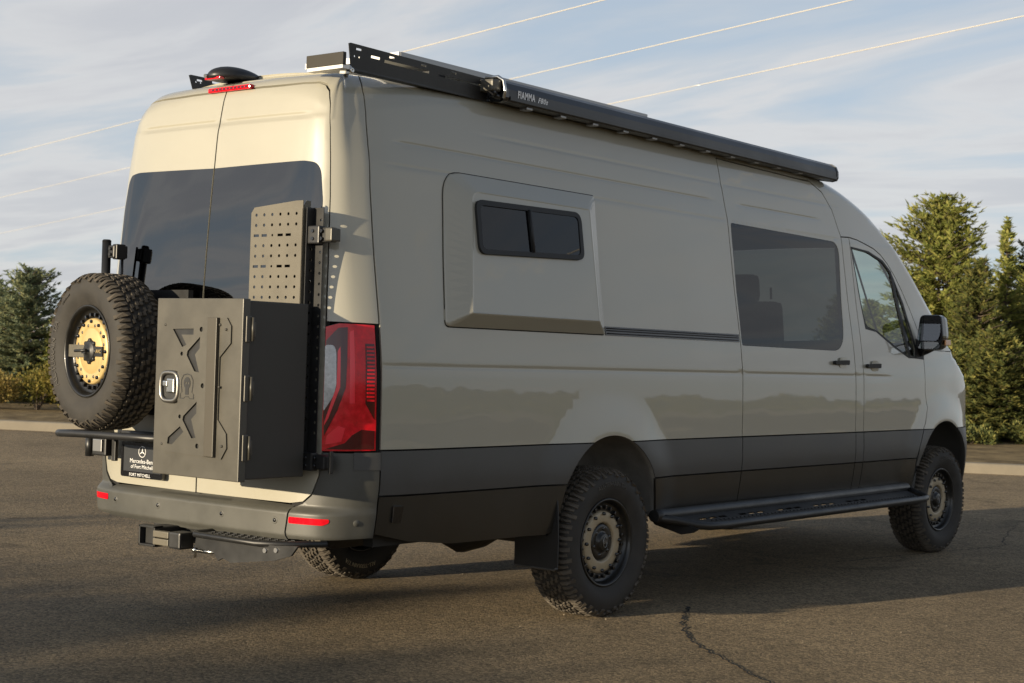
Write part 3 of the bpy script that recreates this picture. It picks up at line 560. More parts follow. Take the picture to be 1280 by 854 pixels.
# ---- wheel housings, floor and running gear
for k,(cx_,cz_,r_) in enumerate(ARCHES):
    for sg in (-1,1):
        V=[];F=[]; pts=arc(cx_,cz_,r_+.004,0,n=26,lo=.0 if k==0 else .06,hi=math.pi-(.0 if k==0 else .06))
        for (x,z) in pts:
            w=-B(x if k==0 else x,max(z,.5))[1]-.002
            for yy,g in ((w,0),(w-.02,-.004),(w-.05,.012),(.60,.014),(.60,-.25)): 
                V.append((cx_+(x-cx_)*(1+g/r_),sg*yy,cz_+(z-cz_)*(1+g/r_)))
        m5=5; F=[(i*m5+j,(i+1)*m5+j,(i+1)*m5+j+1,i*m5+j+1) for i in range(len(pts)-1) for j in range(m5-1)]
        me=bpy.data.meshes.new('wheel_arch_liner'); me.from_pydata(V,[],F); me.polygons.foreach_set('use_smooth',[True]*len(F)); link('wheel_arch_liner',me,ARCH if k==0 else CLAD,van)
mb=MB()
mb.box((-1.2,0,.575),(1.35,1.66,.03)); mb.box((2.15,0,.575),(3.1,1.7,.03)); mb.box((1.65,0,.578),(6.7,1.15,.03)); mb.build('floor_pan',TRIM,van)
mb=MB()
for sg in (-1,1): mb.box((1.6,sg*.45,.54),(6.6,.07,.10)); mb.box((2.15,sg*.88,.52),(3.1,.06,.08)); mb.box((-1.15,sg*.83,.52),(1.0,.06,.08))
for x in (-1.7,-.7,1.2,2.6,4.0): mb.box((x,0,.54),(.08,.9,.09))
mb.build('chassis_frame',TRIM,van)
mb=MB(); mb.tube([(0,-.78,.385),(0,-.25,.385),(0,-.16,.385),(0,0,.385),(0,.16,.385),(0,.25,.385),(0,.78,.385)],[.05,.05,.10,.15,.10,.05,.05],14)
for sg in (-1,1):
    mb.box((0,sg*.52,.45),(1.2,.07,.03)); mb.tube([(.1,sg*.5,.40),(.2,sg*.42,.62)],.03,8)
mb.build('rear_axle',TRIM,van)
mb=MB(); mb.tube([(4.325,-.78,.385),(4.325,.78,.385)],.06,10); mb.box((4.3,0,.42),(.5,.9,.12),bev=.02); mb.build('front_axle',TRIM,van)
mb=MB(); mb.tube([(.5,.35,.46),(-.2,.36,.50),(-.6,.30,.47)],.035,10); mb.tube([(-.55,-.10,.455),(-.62,-.10,.455),(-1.15,-.10,.455),(-1.22,-.10,.455)],[.05,.10,.10,.05],16); mb.build('exhaust',TRIM,van)
mb=MB(); mb.tube([(-.50,-.70,.56),(-.52,-.70,.50),(-.48,-.70,.44),(-.40,-.72,.42)],.008,8); mb.build('brake_hose',TRIM,van)
mb=MB(); mb.box((.95,.35,.53),(.9,.5,.10),bev=.03); mb.build('fuel_tank',TRIM,van)
# mud flaps
for sg in (-1,1):
    M=basis((-.475,sg*-.0,.0),(0,-sg,0),(0,0,1)) if 0 else None
    V=[(.735,.285),(1.0,.285),(1.012,.30),(1.012,.44),(1.004,.60),(.990,.715),(.972,.71),(.975,.52),(.95,.455),(.735,.455)]
    mb=MB(); mb.prism([(a,b) for a,b in V],.010,basis((-.475+.03,0,0),(0,sg,0),(0,0,1)) if sg<0 else basis((-.475+.02,0,0),(0,sg,0),(0,0,1)))
    o=mb.build('mud_flap',TRIM,van)
    mb=MB(); mb.tube([(-.45,sg*.737,.287),(-.45,sg*.99,.286),(-.45,sg*1.008,.298)],.007,8); mb.build('flap_edge',CLAD,o)
# front valance behind the front wheel opening
mb=MB(); mb.prism([(3.80,.44),(3.86,.44),(3.90,.60),(3.87,.72),(3.81,.72)],.03,SIDE(0,-.965,0)); mb.build('sill_end',TRIM,van)
# cabin: seats, lining, steering wheel
for sg in (-1,1):
    mb=MB(); mb.box((0,0,.12),(.5,.5,.16),bev=.05); mb.box((-.24,0,.52),(.14,.5,.72),Matrix.Rotation(-.18,4,'Y'),bev=.05); st=mb.build('seat',SEATM,van); st.location=(2.72,sg*.45,.95); 
    mb=MB(); mb.box((-.33,0,.97),(.11,.27,.19),Matrix.Rotation(-.16,4,'Y'),bev=.045); mb.tube([(-.16,-.06,.85),(-.17,-.06,.93)],.008,6); mb.tube([(-.16,.06,.85),(-.17,.06,.93)],.008,6); mb.build('headrest',SEATM,st)
mb=MB(); M=Matrix.Translation((3.55,.45,1.45))@Matrix.Rotation(R(65),4,'Y'); mb.tube([M@Vector((.19*math.cos(a*math.pi/12),.19*math.sin(a*math.pi/12),0)) for a in range(25)],.016,8,False); mb.tube([M@Vector((-.18,0,0)),M@Vector((.18,0,0))],.014,6); mb.tube([M@Vector((0,0,0)),M@Vector((0,0,-.35))],.03,8); mb.build('steering_wheel',SEATM,van)
mb=MB(); mb.box((4.05,0,1.22),(.55,1.75,.42),bev=.1); mb.build('dashboard',SEATM,van)
mb=MB(); mb.box((2.1,0,.60),(3.6,1.75,.02)); mb.box((.9,0,1.45),(.03,1.6,1.5)); mb.box((2.05,0,2.50),(1.9,1.35,.03)); mb.build('cabin_lining',LINING,van)
w1b=[(2.97,2.20),(3.26,2.19),(3.49,2.14),(3.72,1.92),(3.90,1.45),(3.72,1.41),(3.52,1.47),(3.24,1.58),(3.05,1.60)]
for mi in (False,True):
    w=[(1.39,2.235),(2.84,2.22),(2.75,1.44),(1.37,1.44)]
    panel('cabin_side_lining',[(.92,.62),(3.7,.62),(3.98,1.35),(3.93,1.47),(3.72,1.97),(3.5,2.18),(3.3,2.23),(2.9,2.36),(.92,2.36)],LINING,van,holes=[w,w1b] if not mi else [[(1.58,2.17),(2.72,2.17),(2.67,1.48),(1.58,1.48)],w1b],off=-.045,skirt=0,mirror=mi)
# ---------------------------------------------------------------- text helper
def text_geo(body,size,extrude=.001,align='CENTER',shear=0,bold=0.):
    cu=bpy.data.curves.new('lettering','FONT'); cu.body=body; cu.size=size; cu.extrude=extrude; cu.align_x=align; cu.align_y='CENTER'; cu.shear=shear; cu.offset=size*bold; cu.space_character=1.12 if bold else 1.; cu.resolution_u=2
    o=bpy.data.objects.new('lettering',cu); C.objects.link(o); dg=bpy.context.evaluated_depsgraph_get(); me=bpy.data.meshes.new_from_object(o.evaluated_get(dg))
    v=[p.co.copy() for p in me.vertices]; f=[list(q.vertices) for q in me.polygons]; bpy.data.objects.remove(o); bpy.data.curves.remove(cu); bpy.data.meshes.remove(me)
    return v,f
# ---------------------------------------------------------------- wheels
TR=.395
PROF=[(-.100,.228),(-.112,.246),(-.128,.275),(-.1345,.305),(-.131,.335),(-.124,.357),(-.114,.373),(-.100,.3805),(-.07,.3835),(-.035,.385),(0,.3855)]
PROF=PROF+[(-a,r) for a,r in PROF[:-1]][::-1]
_mid=len(PROF)//2; _q=[0]*len(PROF)
for i in range(_mid+1,len(PROF)): _q[i]=_q[i-1]+math.dist(PROF[i],PROF[i-1])
for i in range(_mid-1,-1,-1): _q[i]=_q[i+1]-math.dist(PROF[i],PROF[i+1])
_fa=spline(list(zip(_q,[p[0] for p in PROF]))); _fr=spline(list(zip(_q,[p[1] for p in PROF])))
def tp(u,q,h):    # point on the tyre: u = angle, q = arclength across, h = height above the carcass
    e=.002; da=_fa(q+e)-_fa(q-e); dr_=_fr(q+e)-_fr(q-e); l=math.hypot(da,dr_); a=_fa(q)-dr_/l*h; r=_fr(q)+da/l*h
    return (r*math.cos(u),a,r*math.sin(u))
def tread_mesh():
    mb=MB(); NP=40; pu=2*math.pi/NP; rnd=random.Random(3)
    def block(poly,hh,flip):
        if flip: poly=[(-u,-q) for u,q in poly]
        n=len(poly); cu=sum(p[0] for p in poly)/n; cq=sum(p[1] for p in poly)/n
        poly=[(cu+(u-cu)*.90,cq+(q-cq)*.93) for u,q in poly]; top=[(cu+(u-cu)*.92,cq+(q-cq)*.94) for u,q in poly]
        v=[tp(u,q,-.002) for u,q in poly]+[tp(u,q,hh) for u,q in top]
        mb.add(v,[[n+i for i in range(n)]]+[(i,(i+1)%n,n+(i+1)%n,n+i) for i in range(n)])
    w=lambda u:u*pu
    for k in range(NP):
        for flip in (False,True):
            o=k*pu+(pu*.5 if flip else 0); S=lambda P:[(o*(-1 if flip else 1)+w(a),b) for a,b in P]
            # interlocking centre blocks, two rows a side
            block(S([(.02,.004),(.40,.0005),(.50,.014),(.88,.012),(.93,.027),(.55,.031),(.44,.020),(.06,.022)]),.0115,flip)
            block(S([(.30,.036),(.66,.0325),(.76,.046),(1.14,.043),(1.18,.058),(.82,.064),(.70,.052),(.34,.055)]),.0115,flip)
            # shoulder lugs that wrap over onto the sidewall
            L=.150 if k%2 else .138
            block(S([(.10,.0675),(.42,.061),(.50,.074),(.58,.10),(.58,L),(.12,L),(.12,.10)]),.0115,flip)
            block(S([(.68,.070),(.98,.067),(1.02,.10),(.98,.124),(.72,.126),(.70,.10)]),.0105,flip)
    return mb
def bent_text(mb,body,size,rad,ang,side,h=.002,ext=.002):
    """lettering raised on a sidewall; side -1 = outer face"""
    v,f=text_geo(body,size,ext); out=[]
    for p in v:
        a=ang+p.x/rad*side; r=rad+p.y
        # surface of the sidewall at this radius
        best=min(range(0,5),key=lambda i:abs(PROF[i][1]-r)); j=best
        lo=max(k for k in range(0,6) if PROF[k][1]<=r) if r>PROF[0][1] else 0; t=(r-PROF[lo][1])/(PROF[lo+1][1]-PROF[lo][1]); ya=PROF[lo][0]*(1-t)+PROF[lo+1][0]*t
        out.append((r*math.cos(a),side*(-ya+h+p.z) ,r*math.sin(a)))
    mb.add(out,f)
_tyre=MB().lathe(PROF,96); _tread=tread_mesh(); _shared={}
def wheel(name,M,sc=1.,spare=False,letters=None):
    """M: wheel centre, local -Y is the outer face"""
    def put(key,fn,m,parent,nm=None,kind=None):
        if key not in _shared:
            o=fn().build(nm or key,m,None); _shared[key]=o.data; bpy.data.objects.remove(o)
        o=bpy.data.objects.new(nm or key,_shared[key]); C.objects.link(o); o.parent=parent
        if kind: o['kind']=kind
        return o
    def barrel():
        b=MB(); b.lathe([(-.098,.229),(-.104,.2345),(-.111,.2335),(-.1125,.226),(-.106,.219),(-.092,.2155),(-.075,.212),(-.070,.206),(-.067,.194),(-.066,.165),(-.064,.10),(-.050,.085),(-.044,.03),(-.044,.0)],72)
        b.lathe([(.098,.229),(.108,.2345),(.110,.222),(.09,.205),(-.02,.195),(-.04,.10),(-.02,.0)],48); return b
    w=put('barrel',barrel,RIMB,van,name); w.matrix_basis=M@Matrix.Scale(sc,4)
    put('tyre',lambda:_tyre,RUBBER,w); put('tread',lambda:_tread,TREADM,w,kind='stuff')
    if not spare:
        ring=put('rim_ring',lambda:MB().lathe([(-.064,.100),(-.0795,.104),(-.081,.112),(-.080,.150),(-.077,.162),(-.064,.166)],72),RIMT,w)
        put('hub',lambda:MB().lathe([(-.064,.098),(-.074,.094),(-.078,.080),(-.074,.062),(-.074,.050),(-.092,.046),(-.095,.040),(-.096,.0)],48),RIMB,w)
        def lug():
            b=MB()
            for i in range(6): a=i*math.pi/3+.3; b.lathe([(-.070,.013),(-.078,.012),(-.080,.006),(-.080,0)],8,Matrix.Translation((.071*math.cos(a),0,.071*math.sin(a))))
            return b
        put('lug_nuts',lug,BLACKG,w,kind='stuff')
        def logo():
            b=MB()
            b.tube([(.018*math.cos(t*math.pi/10),-.098,.028*math.sin(t*math.pi/10)) for t in range(21)],.0016,6,False); v,f=text_geo('BR',.026,.001); b.add([(p.x,-.0975-p.z,p.y) for p in v],f); return b
        put('cap_logo',logo,ALU,w)
    else:
        put('rim_disc',lambda:MB().lathe([(-.060,.168),(-.078,.166),(-.084,.160),(-.085,.118),(-.083,.116),(-.085,.113),(-.087,.05),(-.087,0)],72),GOLD,w)
        def holes():
            b=MB()
            for i in range(12): a=(i+.5)*math.pi/6; b.lathe([(-.0855,.0085),(-.0862,.0080),(-.0862,0)],10,Matrix.Translation((.132*math.cos(a),0,.132*math.sin(a))))
            return b
        put('disc_holes',holes,BRONZE,w,kind='stuff')
        def knob():
            b=MB(); b.lathe([(-.07,.058),(-.082,.056),(-.088,.046),(-.090,.02),(-.098,.018),(-.10,0)],32)
            for i in range(8): a=i*math.pi/4; b.lathe([(-.072,.012),(-.084,.011),(-.084,0)],8,Matrix.Translation((.054*math.cos(a),0,.054*math.sin(a))))
            b.tube([(-.075,-.118,0),(.02,-.108,.004)],.0075,10); b.tube([(0,-.07,0),(0,-.11,0)],.014,12); return b
        put('clamp_knob',knob,BLACK,w).location.y=-.014
        put('clamp_plate',lambda:MB().box((-.105,-.081,0),(.20,.006,.062)),PEG,w).location.y=-.014; put('logo_plate',lambda:MB().box((.085,-.078,0),(.09,.005,.05)),BLACK,w).location.y=-.014
        def lt():
            b=MB(); v,f=text_geo('AVC',.026,.0008); b.add([(p.x+.095,-.0815-p.z,p.y) for p in v],f); return b
        put('plate_lettering',lt,GOLD,w).location.y=-.014
    def bolts():
        b=MB()
        for i in range(12): a=i*math.pi/6; b.lathe([(-.070,.0095),(-.093,.0085),(-.094,.005),(-.094,0)],8,Matrix.Translation((.150*math.cos(a),0,.150*math.sin(a))))
        for i in range(24):
            a=(i+.5)*math.pi/12; M2=Matrix.Rotation(-a,4,'Y'); b.box((.184,-.074,0),(.020,.020,.016),M2,bev=.003)
        return b
    put('wheel_bolts',bolts,BLACKG,w,kind='stuff')
    if letters:
        b=MB()
        for (t,size,rad,ang,side) in letters: bent_text(b,t,size,rad,ang,side)
        b.build('sidewall_lettering',LETTERW if letters[0][4]>0 else LETTER,w)
    return w
T=Matrix.Translation
wheel('rear_wheel',T((0,-.888,.3925)),letters=[('ALL-TERRAIN T/A',.034,.312,R(90),-1)])
wheel('rear_wheel',T((0,.888,.3925))@Matrix.Rotation(math.pi,4,'Z')@Matrix.Rotation(R(20),4,'Y'),letters=[('ALL-TERRAIN T/A',.034,.312,R(-62),1)])
wheel('front_wheel',T((4.325,-.895,.3925))@Matrix.Rotation(R(-2),4,'Z')@Matrix.Rotation(R(11),4,'Y'),letters=[('ALL-TERRAIN T/A',.034,.312,R(90),-1)])
wheel('front_wheel',T((4.325,.895,.3925))@Matrix.Rotation(math.pi-R(2),4,'Z'))
SPM=T((-2.205,.385,1.322))@Matrix.Rotation(R(-90-8),4,'Z')
wheel('spare_wheel',SPM,sc=.935,spare=True,letters=[('ALL-TERRAIN  T/A',.044,.302,R(184),-1),('LT275/70R17',.016,.318,R(125),-1)])
# ---------------------------------------------------------------- spare carrier
mb=MB(); mb.tube([(-1.99,.60,.925),(-2.15,.60,.925),(-2.26,.595,.927),(-2.325,.565,.930),(-2.352,.50,.933),(-2.36,.40,.937),(-2.36,.20,.941),(-2.36,-.02,.944),(-2.355,-.16,.945),(-2.30,-.24,.945),(-2.1,-.26,.945)],.0175,14); ca=mb.build('spare_carrier',BLACK,van)
mb=MB(); mb.tube([(-2.035,.635,.93),(-2.035,.635,1.868)],.022,16); mb.tube([(-2.035,.635,1.862),(-2.035,.635,1.872)],[.023,.017],16); mb.build('carrier_post',BLACK,ca)
mb=MB(); mb.box((-2.030,.592,1.812),(.022,.05,.062),bev=.006); mb.box((-2.005,.575,1.812),(.055,.035,.075),bev=.006); mb.box((-1.975,.59,1.812),(.03,.05,.062),bev=.006); mb.tube([(-1.962,.605,1.55),(-1.962,.605,1.85)],.007,8)
for zz in (1.798,1.826): mb.tube([(-2.035,.592,zz),(-2.052,.592,zz)],.008,8)
mb.build('post_hinge',BLACK,ca)
mb=MB(); mb.tube([(-2.02,.735,.80),(-2.02,.735,.905)],.022,14); mb.box((-2.005,.65,.855),(.05,.11,.095),bev=.008); mb.box((-1.99,.575,.85),(.02,.03,.13),bev=.004); mb.build('lower_hinge',BLACK,ca)
mb=MB(); mb.box((-2.035,.65,.858),(.012,.07,.06),bev=.003); mb.build('hinge_face',ALU,ca)
mb=MB(); mb.box((-2.02,.30,1.32),(.10,.30,.30),bev=.01); mb.tube([(-2.06,.37,1.322),(-2.14,.378,1.322)],.07,20); mb.box((-1.985,.30,1.32),(.03,.55,.06)); mb.box((-1.985,.30,1.05),(.03,.50,.05)); mb.box((-1.985,.30,1.6),(.03,.50,.05)); mb.build('wheel_mount',BLACK,ca)
# ---------------------------------------------------------------- storage box on the right-hand rear door
BX0,BX1=-2.338,-1.985; BZ0,BZ1=.803,1.562; BY0,BY1=-.745,-.215
mb=MB(); mb.box(((BX0+BX1)/2,(BY0+BY1)/2,(BZ0+BZ1)/2),(BX1-BX0,BY1-BY0,BZ1-BZ0),bev=.006); box=mb.build('storage_box',BOXSIDE,van)
mb=MB(); mb.box((-2.360,-.484,(BZ0+BZ1)/2),(.040,.560,BZ1-BZ0+.012),bev=.004); bd_=mb.build('box_door',BRONZE,box)
FX=-2.380
def plate(name,poly,th,m,parent,holes=(),x=FX):
    """flat cut plate facing the rear; poly in (y, z)"""
    pts=[];edges=[]; loops=[list(poly)]+[list(h) for h in holes]
    for lp in loops: b=len(pts); pts+=lp; edges+=[(b+i,b+(i+1)%len(lp)) for i in range(len(lp))]
    vs,_,fs,_,_,_=delaunay_2d_cdt([Vector(q) for q in pts],edges,[],0,1e-6); F=[]
    for f in fs:
        c=(sum(vs[i][0] for i in f)/3,sum(vs[i][1] for i in f)/3)
        if inpoly(c,loops[0]) and not any(inpoly(c,h) for h in loops[1:]): F.append(list(f))
    n=len(vs); V=[(x-th,v[0],v[1]) for v in vs]+[(x,v[0],v[1]) for v in vs]; FF=F+[[i+n for i in f][::-1] for f in F]; cnt={(a,b) for f in F for a,b in zip(f,f[1:]+f[:1])}
    FF+=[(b,a,a+n,b+n) for (a,b) in cnt if (b,a) not in cnt]
    mb=MB(); mb.add(V,FF); return mb.build(name,m,parent)
def thick(path,w):   # polyline -> polygon of width w
    L=[];Rr=[]
    for i,p in enumerate(path):
        a=Vector(path[max(i-1,0)]);b=Vector(path[min(i+1,len(path)-1)]); t=(b-a).normalized(); q=Vector((-t.y,t.x))*w/2
        L.append((p[0]+q.x,p[1]+q.y)); Rr.append((p[0]-q.x,p[1]-q.y))
    return L+Rr[::-1]
def circ(c,r,n=14): return [(c[0]+r*math.cos(2*math.pi*i/n),c[1]+r*math.sin(2*math.pi*i/n)) for i in range(n)]
# pixel layout of the photographed door, u 0..1 across (left to right), v 0..1 down
du=lambda u,v:(-.205-.557*u,1.566-.765*v)
P_=lambda L:[du(a,b) for a,b in L]
panel_holes=[P_([(.235,.180),(.452,.176),(.452,.196),(.300,.197),(.365,.258),(.335,.266)]),
 P_([(.530,.228),(.530,.275),(.475,.312),(.525,.405),(.490,.402),(.400,.318),(.405,.300)]),
 P_([(.515,.592),(.515,.640),(.455,.676),(.510,.775),(.480,.778),(.375,.684),(.38,.668)]),
 P_([(.335,.732),(.365,.752),(.245,.822),(.200,.820),(.205,.795)])]
dots=[circ(du(.552,.172),.011),circ(du(.330,.312),.009),circ(du(.586,.487),.011),circ(du(.330,.668),.009),circ(du(.545,.826),.011)]
pl=plate('cutout_plate',P_([(.105,.105),(.66,.105),(.66,.882),(.115,.870),(.110,.75),(.30,.60),(.285,.40),(.105,.235)]),.010,BRONZE,bd_,holes=[shrink(q,-.0055) for q in panel_holes]+dots)
for q in panel_holes+dots: plate('cutout_backing',shrink(q,-.013 if len(q)<10 else -.003),.0015,BLACK,bd_)
mb=MB(); mb.box((FX-.010,-.205-.557*.700,1.566-.765*.492),(.026,.060,.765*.775),bev=.003); mb.build('plate_rib',BRONZE_D,bd_)
plate('side_plate',P_([(.735,.105),(.835,.105),(.885,.15),(.885,.245),(.765,.325),(.765,.67),(.865,.745),(.875,.825),(.815,.888),(.735,.885)]),.007,BRONZE,bd_)
mb=MB()
for u,v in ((.765,.145),(.835,.170),(.775,.49),(.745,.835),(.825,.815),(.125,.15),(.125,.83)):
    y,z=du(u,v); mb.lathe([(-.006,.0065),(-.009,.005),(-.009,0)],8,basis((FX-.004,y,z),(0,1,0),(1,0,0)) if 0 else Matrix.Translation((FX-.004,y,z))@Matrix.Rotation(R(-90),4,'Z'))
mb.build('plate_rivets',BOXSIDE,bd_)
# latch
lc=(-.313,1.182)
LM=lambda x:Matrix.Translation((x,lc[0],lc[1]))
ov=lambda a,b,n=28:[(a*math.copysign(abs(math.cos(t))**.6,math.cos(t)),b*math.copysign(abs(math.sin(t))**.6,math.sin(t))) for t in [2*math.pi*i/n for i in range(n)]]
mb=MB(); mb.tube([(FX-.008,lc[0]+y,lc[1]+z) for y,z in ov(.058,.062)+ov(.058,.062)[:1]],.0105,10,False); la=mb.build('paddle_latch',DSTEEL,bd_)
plate('latch_bowl',[(lc[0]+y,lc[1]+z) for y,z in ov(.054,.058)],.003,BLACK,la)
mb=MB(); mb.box((FX-.010,lc[0]-.012,lc[1]+.004),(.014,.05,.062),Matrix.Translation((0,0,0)),bev=.005); mb.box((FX-.016,lc[0]+.018,lc[1]+.012),(.012,.03,.025),bev=.004); mb.build('latch_paddle',STEEL,la)
# skull emblem outline
sc_=(-.432,1.185)
E_=lambda L:[(sc_[0]-a,sc_[1]+b) for a,b in L]
head=[(.034*math.cos(t)*(1 if math.sin(t)>0 else .8),.012+.038*math.sin(t)) for t in [2*math.pi*i/24 for i in range(24)]]
outl=[(-.020,-.052),(-.046,-.052),(-.046,-.032),(-.034,-.024),(-.040,.004),(-.040,.030),(-.026,.052),(0,.058),(.026,.052),(.040,.030),(.040,.004),(.034,-.024),(.046,-.032),(.046,-.052),(.020,-.052),(.012,-.044),(-.012,-.044)]
plate('emblem_outline',E_(outl),.0114,BLACK,bd_,holes=[E_([(x*.90,y*.93) for x,y in outl])])
skull=[(.022*math.cos(t),.016+.026*math.sin(t)) for t in [math.pi*(-.15)+math.pi*1.3*i/16 for i in range(17)]]+[(-.011,-.008),(-.011,-.034),(.011,-.034),(.011,-.008)]
plate('emblem',E_(skull),.0114,BLACK,bd_,holes=[E_(circ((-.008,.016),.0055,10)),E_(circ((.008,.016),.0055,10)),E_([(-.003,-.002),(.003,-.002),(0,.006)])])
for zz in (1.44,1.19,.94):   # hinges between lid and body
    mb=MB(); mb.box((-2.350,-.762,zz),(.030,.018,.112),bev=.004); mb.tube([(-2.334,-.776,zz-.05),(-2.334,-.776,zz+.05)],.0065,10); mb.box((-2.318,-.754,zz),(.03,.016,.060),bev=.003)
    for q in (-.018,.018): mb.tube([(-2.33,-.75,zz+q),(-2.33,-.763,zz+q)],.006,8)
    mb.build('box_hinge',BRONZE,box)
mb=MB(); mb.box((-2.339,-.484,(BZ0+BZ1)/2),(.010,.535,BZ1-BZ0-.01)); mb.build('lid_gasket',GAP,box)
# ---------------------------------------------------------------- perforated panel above the box and its upright
px=-1.990
hol=[]
for r_ in range(9):
    z=1.963-r_*.0465+.0
    for c_ in range(6):
        y=-.398-c_*.052
        if r_ in (2,5):
            if c_ in (0,1,3,4): hol.append([(y+.014,z-.006),(y+.014,z+.006),(y-.02,z+.006),(y-.02,z-.006)])
            elif c_==2: hol.append(circ((y-.004,z),.006,8))
        else: hol.append(circ((y,z),.0075,8))
pf=[(-.363,1.50),(-.363,1.973),(-.383,1.998),(-.653,2.020),(-.698,2.020),(-.698,1.50)]
pg=plate('perforated_panel',pf,.004,PEG,van,holes=hol,x=px)
def sideplate(name,x0,x1,z0,z1,y,m,parent,holes,lean=0.,th=.004,chamfer=0):
    loop=[(x0,z0),(x0,z1-chamfer),(x0+(x1-x0)*(.45 if chamfer else 0),z1),(x1,z1),(x1,z0)]; pts=list(loop); edges=[(i,(i+1)%5) for i in range(5)]
    for h in holes: b=len(pts); pts+=h; edges+=[(b+i,b+(i+1)%len(h)) for i in range(len(h))]
    vs,_,fs,_,_,_=delaunay_2d_cdt([Vector(q) for q in pts],edges,[],0,1e-6); F=[list(f) for f in fs if inpoly((sum(vs[i][0] for i in f)/3,sum(vs[i][1] for i in f)/3),loop) and not any(inpoly((sum(vs[i][0] for i in f)/3,sum(vs[i][1] for i in f)/3),h) for h in holes)]
    n=len(vs); V=[(v[0],y+lean*(v[0]-x0)-th,v[1]) for v in vs]+[(v[0],y+lean*(v[0]-x0),v[1]) for v in vs]; FF=F+[[i+n for i in f][::-1] for f in F]; cnt={(a,b) for f in F for a,b in zip(f,f[1:]+f[:1])}; FF+=[(b,a,a+n,b+n) for (a,b) in cnt if (b,a) not in cnt]
    mb=MB(); mb.add(V,FF); return mb.build(name,m,parent)
sideplate('panel_flange',px-.004,px+.040,1.50,2.020,-.695,PEG,pg,[circ((px+.020,1.973-.046*i),.0075,8) for i in range(10)],lean=-.05,chamfer=.035)
# black upright between panel and hinge brackets
plate('upright',[(-.712,.90),(-.712,1.990),(-.772,1.990),(-.772,.90)],.004,BLACK,van,holes=[circ((-.757,1.935-.047*i),.007,8) for i in range(21)],x=-1.935)
sideplate('upright_flange',-1.985,-1.935,.90,1.990,-.712,BLACK,van,[circ((-1.955,1.90-.047*i),.007,8) for i in range(20)])
for zz in (1.868,.870):
    mb=MB(); mb.box((-1.958,-.748,zz),(.040,.075,.080),bev=.006); mb.box((-1.938,-.806,zz),(.042,.072,.066),bev=.008); br=mb.build('hinge_bracket',BLACK,van)
    mb=MB(); mb.box((-1.938,-.832,zz),(.058,.042,.058),bev=.006); mb.build('bracket_block',BRONZE if zz>1 else BLACK,br)
    mb=MB()
    for q in (-.017,.017): mb.tube([(-1.955,-.788,zz+q),(-1.972,-.788,zz+q)],.009,8); mb.tube([(-1.97,-.748,zz+q),(-1.984,-.748,zz+q)],.008,8)
    mb.build('bracket_bolts',BLACKG,br)['kind']='stuff'
mb=MB(); mb.box((-1.945,-.872,.872),(.02,.012,.10),bev=.004); mb.build('bracket_edge',BLACK,van)
# ---------------------------------------------------------------- number plate and its lamp housing
NY=(.520,.215); NZ=(.722,.880)
plate('number_plate',rpoly([(NY[0],NZ[0]),(NY[0],NZ[1]),(NY[1],NZ[1]),(NY[1],NZ[0])],.012,3),.010,PLATEM,van,x=-1.975); npl=bpy.data.objects['number_plate']
plate('plate_frame',rpoly([(NY[0]+.006,NZ[0]-.006),(NY[0]+.006,NZ[1]+.006),(NY[1]-.006,NZ[1]+.006),(NY[1]-.006,NZ[0]-.006)],.014,3),.015,BLACKG,npl,holes=[[(NY[0]-.008,NZ[0]+.022),(NY[0]-.008,NZ[1]-.010),(NY[1]+.008,NZ[1]-.010),(NY[1]+.008,NZ[0]+.022)]],x=-1.974)
cyp=(NY[0]+NY[1])/2
def rtext(name,t,size,y,z,m,parent,x,shear=0):
    v,f=text_geo(t,size,.0006,shear=shear); mb=MB(); mb.add([(x-p.z,y-p.x,z+p.y) for p in v],f); return mb.build(name,m,parent)
mb=MB(); mb.tube([(-1.986,cyp+.026*math.cos(t*math.pi/14),.842+.026*math.sin(t*math.pi/14)) for t in range(29)],.0022,6,False)
for k in range(3): a=R(90+120*k); mb.prism([(-.004,0),(0,.026),(.004,0)],.002,basis((-1.986,cyp,.842),(0,math.sin(a),-math.cos(a)),(0,math.cos(a),math.sin(a))))
mb.build('star_emblem',PRINT,npl)
rtext('plate_text','Mercedes-Benz',.030,cyp,.795,PRINT,npl,-1.986); rtext('plate_text','of Fort Mitchell',.027,cyp,.768,PRINT,npl,-1.986); rtext('plate_text','FORT MITCHELL',.022,cyp+.01,.728,PRINT,npl,-1.990)
mb=MB(); mb.box((-1.975,.33,.915),(.05,.40,.05),bev=.012); mb.build('plate_lamp_housing',BLACK,van)
mb=MB(); mb.box((-1.995,.33,.918),(.02,.30,.014),bev=.004); mb.build('plate_lamp_strip',ALU,van)
# ---------------------------------------------------------------- tow hitch and rear step
mb=MB(); mb.box((-1.90,.0,.470),(.10,.62,.075),bev=.008); mb.box((-2.0,.135,.470),(.20,.10,.085),bev=.006); hi=mb.build('tow_hitch',BLACK,van)
mb=MB()
for yy,zz,dy,dz in ((.135,.513,.118,.010),(.135,.427,.118,.010),(.189,.47,.010,.096),(.081,.47,.010,.096)): mb.box((-2.105,yy,zz),(.05,dy,dz),bev=.002)
mb.build('receiver',BLACK,hi)
MB().box((-2.125,.022,.487),(.03,.110,.030),bev=.004).build('socket_cover',PEG,hi); MB().box((-2.125,.022,.452),(.03,.110,.030),bev=.004).build('socket_cover',PEG,hi)
mb=MB(); mb.box((-2.10,-.078,.468),(.085,.082,.078),bev=.010); mb.build('receiver_tube',BLACK,hi)
mb=MB(); mb.tube([(-2.08,-.155,.452),(-2.08,-.155,.395)],.006,8); mb.lathe([(-.016,0),(-.010,.013),(0,.018),(.010,.013),(.016,0)],12,Matrix.Translation((-2.08,-.155,.43))@Matrix.Rotation(R(90),4,'X')); mb.tube([(-2.08,-.17,.428),(-2.06,-.30,.43)],.010,8); mb.build('hitch_pin',STEEL,hi)
